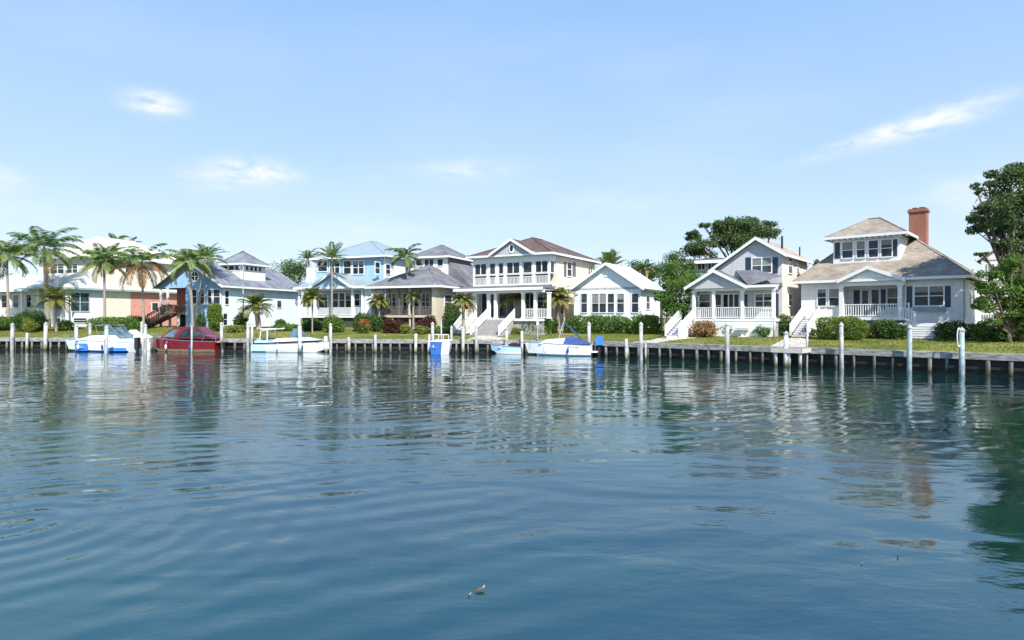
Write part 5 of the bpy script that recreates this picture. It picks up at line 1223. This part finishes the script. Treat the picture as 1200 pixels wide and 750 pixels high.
# 4 small blue and white skiff seen end on
f = boat_frame(504, 517.5, 54.8, 'small skiff seen end on, bright blue transom and white side', 'skiff', yaw=-38); W = f.W
V = [(.12,0,-.2),(W-.12,0,-.2),(W+.05,0,1.12),(-.05,0,1.12),(.2,1.1,-.1),(W-.2,1.1,-.1),(W,1.1,1.18),(0,1.1,1.18),(W/2,1.9,.25),(W/2,2.2,1.25)]
mb = MB(); mb.poly(V, [(0,1,2,3)], 1); mb.poly(V, [(1,5,6,2),(4,0,3,7),(5,8,9,6),(8,4,7,9),(0,4,5,1),(4,8,5)], 0); mb.poly([(a,b,c-.001) for a,b,c in V], [(3,2,6,7),(7,6,9)], 2)
o = f.part(mb, 'hull', [gel, gelblue, gel])
mb = MB(); mb.bar((.28,-.02,.62),(.42,-.02,.80),.08,.02); mb.bar((.42,-.025,.80),(.44,-.025,.56),.08,.02); mb.bar((.44,-.03,.56),(.82,-.03,.60),.10,.02); f.part(mb, 'emblem', gel, o)
f.part(MB().tube([(0,0,1.12),(W,0,1.12)], .04, 6).tube([(W+.05,0,1.12),(W,1.1,1.18),(W/2,2.2,1.25)], .04, 6).tube([(-.05,0,1.12),(0,1.1,1.18),(W/2,2.2,1.25)], .04, 6), 'gunwale', gel, o)
mb = MB()
for y in (.3, 1.0): mb.tube([(.1,y,1.1),(.1,y,1.75),(W-.1,y,1.75),(W-.1,y,1.1)], .03, 6)
mb.tube([(.1,.3,1.75),(.1,1.0,1.75)], .03, 6); mb.tube([(W-.1,.3,1.75),(W-.1,1.0,1.75)], .03, 6); f.part(mb, 'grab_rail', gel); f.part(MB().box(.15, W-.15, .5, .85, 1.1, 1.3), 'seat', gel)
# 5 small pale skiff
f = boat_frame(573, 611, 55.2, 'small pale blue skiff with a black covered motor', 'skiff', yaw=-8); W = f.W
o, S = hull(f, 0, W, 1.3, .62, .85, 'left', (gelpale, gel, gel), stripe=.3)
f.part(MB().prism([(f.X(595),.2,.62),(f.X(598),.2,.98),(f.X(604),.2,1.0),(f.X(610),.2,.62)], (0, .9, 0)), 'motor_cover', black)
f.part(MB().box(f.X(584), f.X(587), .1, 1.2, .55, .66), 'thwart', gelpale)
# 6 white cruiser
f = boat_frame(611, 692, 52.0, 'white cabin cruiser with navy canvas cover, tilted boom and blue outboard', yaw=-15); W = f.W
o, S = hull(f, 0, W, 2.1, .92, 1.2, 'left', (gel, gelpale, gel), stripe=.12)
f.part(MB().prism([(f.X(630),.35,1.0),(f.X(639),.35,1.38),(f.X(660),.35,1.5),(f.X(664),.35,1.0)], (0, 1.4, 0)), 'cabin', gel)
mb = MB(); V = [(f.X(659),.25,1.0),(f.X(661.5),.4,1.5),(f.X(666),.6,1.68),(f.X(676),.5,1.35),(f.X(689),.3,1.15),(f.X(691),.2,1.0)]
mb.poly(V+[(x,2.1-y,z_) for x,y,z_ in V], [tuple(range(6))[::-1], tuple(range(6,12))]+[(i,(i+1)%6,6+(i+1)%6,6+i) for i in range(6)]); f.part(mb, 'canvas_cover', navy)
f.part(MB().tube([(f.X(656),1.05,1.6),(f.X(658.5),1.05,3.0)], .03, 6).tube([(f.X(653.5),.6,1.55),(f.X(658),1.05,2.95)], .025, 5), 'mast', steel)
f.part(MB().tube([(f.X(659),1.05,2.95),(f.X(667),1.05,2.3),(f.X(679),1.05,1.45)], [.03,.07,.08], 8), 'furled_canvas', navy)
f.part(MB().box(f.X(684), W+.55, .1, 2.0, .32, .42), 'swim_platform', gel)
mo = f.part(MB().prism([(W+.35,.7,.95),(W+.3,.7,1.45),(W+.5,.7,1.72),(W+.95,.7,1.65),(W+1.0,.7,.95)], (0,.55,0)), 'outboard_motor', gelblue); f.part(MB().box(W+.5, W+.72, .88, 1.08, -.6, .95), 'lower_unit', black, mo)
mb = MB(); [mb.bar((f.X(a),-.012,.66),(f.X(a)+.0,-.012,.82),.035,.02) for a in (666,668.5,671.5,675,677)]; [mb.bar((f.X(a),-.012,.81),(f.X(a)+.16,-.012,.81),.03,.02) for a in (666,671.5,675)]; f.part(mb, 'registration_marks', black, o)
mb = MB().tube([(f.X(613),.9,1.75),(f.X(622),.45,1.68),(f.X(634),.2,1.55)], .02, 5); [mb.tube([(f.X(p),y,1.1),(f.X(p),y,zt_)], .02, 5) for p, y, zt_ in ((613,.9,1.75),(622,.45,1.68),(634,.2,1.55))]; f.part(mb, 'bow_rail', steel)

BOATS = [(F1, [(66, 1.15, 58, 1.25), (146, 1.0, 156, 1.25)]), (F2, [(170, 1.3, 160, 1.25), (248, 1.0, 262, 1.25)]), (F3, [(296, .9, 288, 1.25), (381, 1.15, 392, 1.25)]), (f, [(613, 1.1, 604, 1.25), (690, .95, 703, 1.25)])]
# mooring lines and fenders
bpy.context.view_layer.update()
def line_to(boat, a, bx, bz, by):
    """sagging rope from a point on the boat to a point over the bank (world)"""
    M = boat.e.matrix_world.inverted(); q = M @ Vector((bx, by, bz)); a = Vector(a); pts = []
    for i in range(9):
        t = i/8; p = a.lerp(q, t); p.z -= .35*math.sin(math.pi*t)*(a-q).length*.12; pts.append(p)
    return MB().tube(pts, .02, 5).build('mooring_line', rope, boat.e)
for fr, ends in BOATS:
    for (ax, az_, ppx, pz) in ends:
        w0 = P(ppx, -.05); line_to(fr, (fr.X(ax), .9, az_), w0.x, pz, w0.y)
    for k in range(2):
        x = fr.W*(.35+.33*k); MB().tube([(x, -.10, .25), (x, -.10, .32), (x, -.10, .62), (x, -.10, .70)], [.03, .10, .10, .03], 8).tube([(x, -.09, .70), (x, .1, 1.02)], .012, 5).build('fender', navy if k else white, fr.e, True)
# ------------------------------------------------------------------ things adrift
def adrift(px, py, w_, m, label, name='floating_leaf', ang=0, asp=.45):
    Y = F*CAMH/(py-HOR); mb = MB(); L = .7*w_*Y/F; n = 8
    top = [(math.cos(2*math.pi*i/n)*L/2, math.sin(2*math.pi*i/n)*L/2*asp*(1.2 if i in (1, 5) else .9), .012+.02*abs(math.cos(2*math.pi*i/n))) for i in range(n)]
    mb.poly(top+[(0, 0, .008)], [(i, (i+1) % n, n) for i in range(n)]); mb.poly([(a, b, c-.006) for a, b, c in top]+[(0, 0, .002)], [((i+1) % n, i, n) for i in range(n)])
    o = mb.build(name, m); o.location = ((px-600)/F*Y, Y, .0); o.rotation_euler = (0, 0, R(ang)); return tag(o, label, 'leaf')
brownleaf = mat('brown_leaf', (.12, .07, .04), .6, .2, 20); yellowleaf = mat('yellow_leaf', (.55, .38, .06), .5, .15, 20); paleleaf = mat('pale_leaf', (.30, .30, .26), .5, .1, 20)
Y = F*CAMH/(693-HOR); e = empty('drifting_seed_pod', ((562-600)/F*Y, Y, .01), R(25), 'brown seed pod with pale wings drifting in the near water', 'debris'); e.scale = (.62, .62, .62)
MB().tube([(-.10,0,.0),(-.03,0,.02),(.03,0,.025),(.07,0,.01)], [.006,.022,.026,.008], 8).build('pod', brownleaf, e, True)
MB().poly([(.02,0,.03),(.08,-.02,.045),(.13,.03,.05),(.07,.03,.035),(.13,.09,.06)], [(0,1,2,3),(3,2,4)]).build('wing', paleleaf, e); MB().poly([(-.1,0,.01),(-.04,-.02,.02),(-.03,.02,.03)], [(0,1,2)]).build('stem', brownleaf, e)
o = adrift(550, 698, 9, paleleaf, 'small white feather floating just left of the seed pod', 'floating_feather', 40, .3); o['category'] = 'feather'
adrift(1010, 661, 4.5, yellowleaf, 'yellow leaf floating at the lower right'); adrift(1052, 653, 4, brownleaf, 'brown leaf floating right of the yellow leaf', ang=30)
adrift(716, 601, 3.2, yellowleaf, 'tiny yellow leaf floating at mid right'); adrift(438, 667, 3.2, paleleaf, 'tiny pale leaf floating at lower centre left')
adrift(612, 595, 4, paleleaf, 'pale leaf floating near the middle of the canal', ang=10); adrift(640, 588, 3, brownleaf, 'small brown leaf floating beyond the pale leaf')
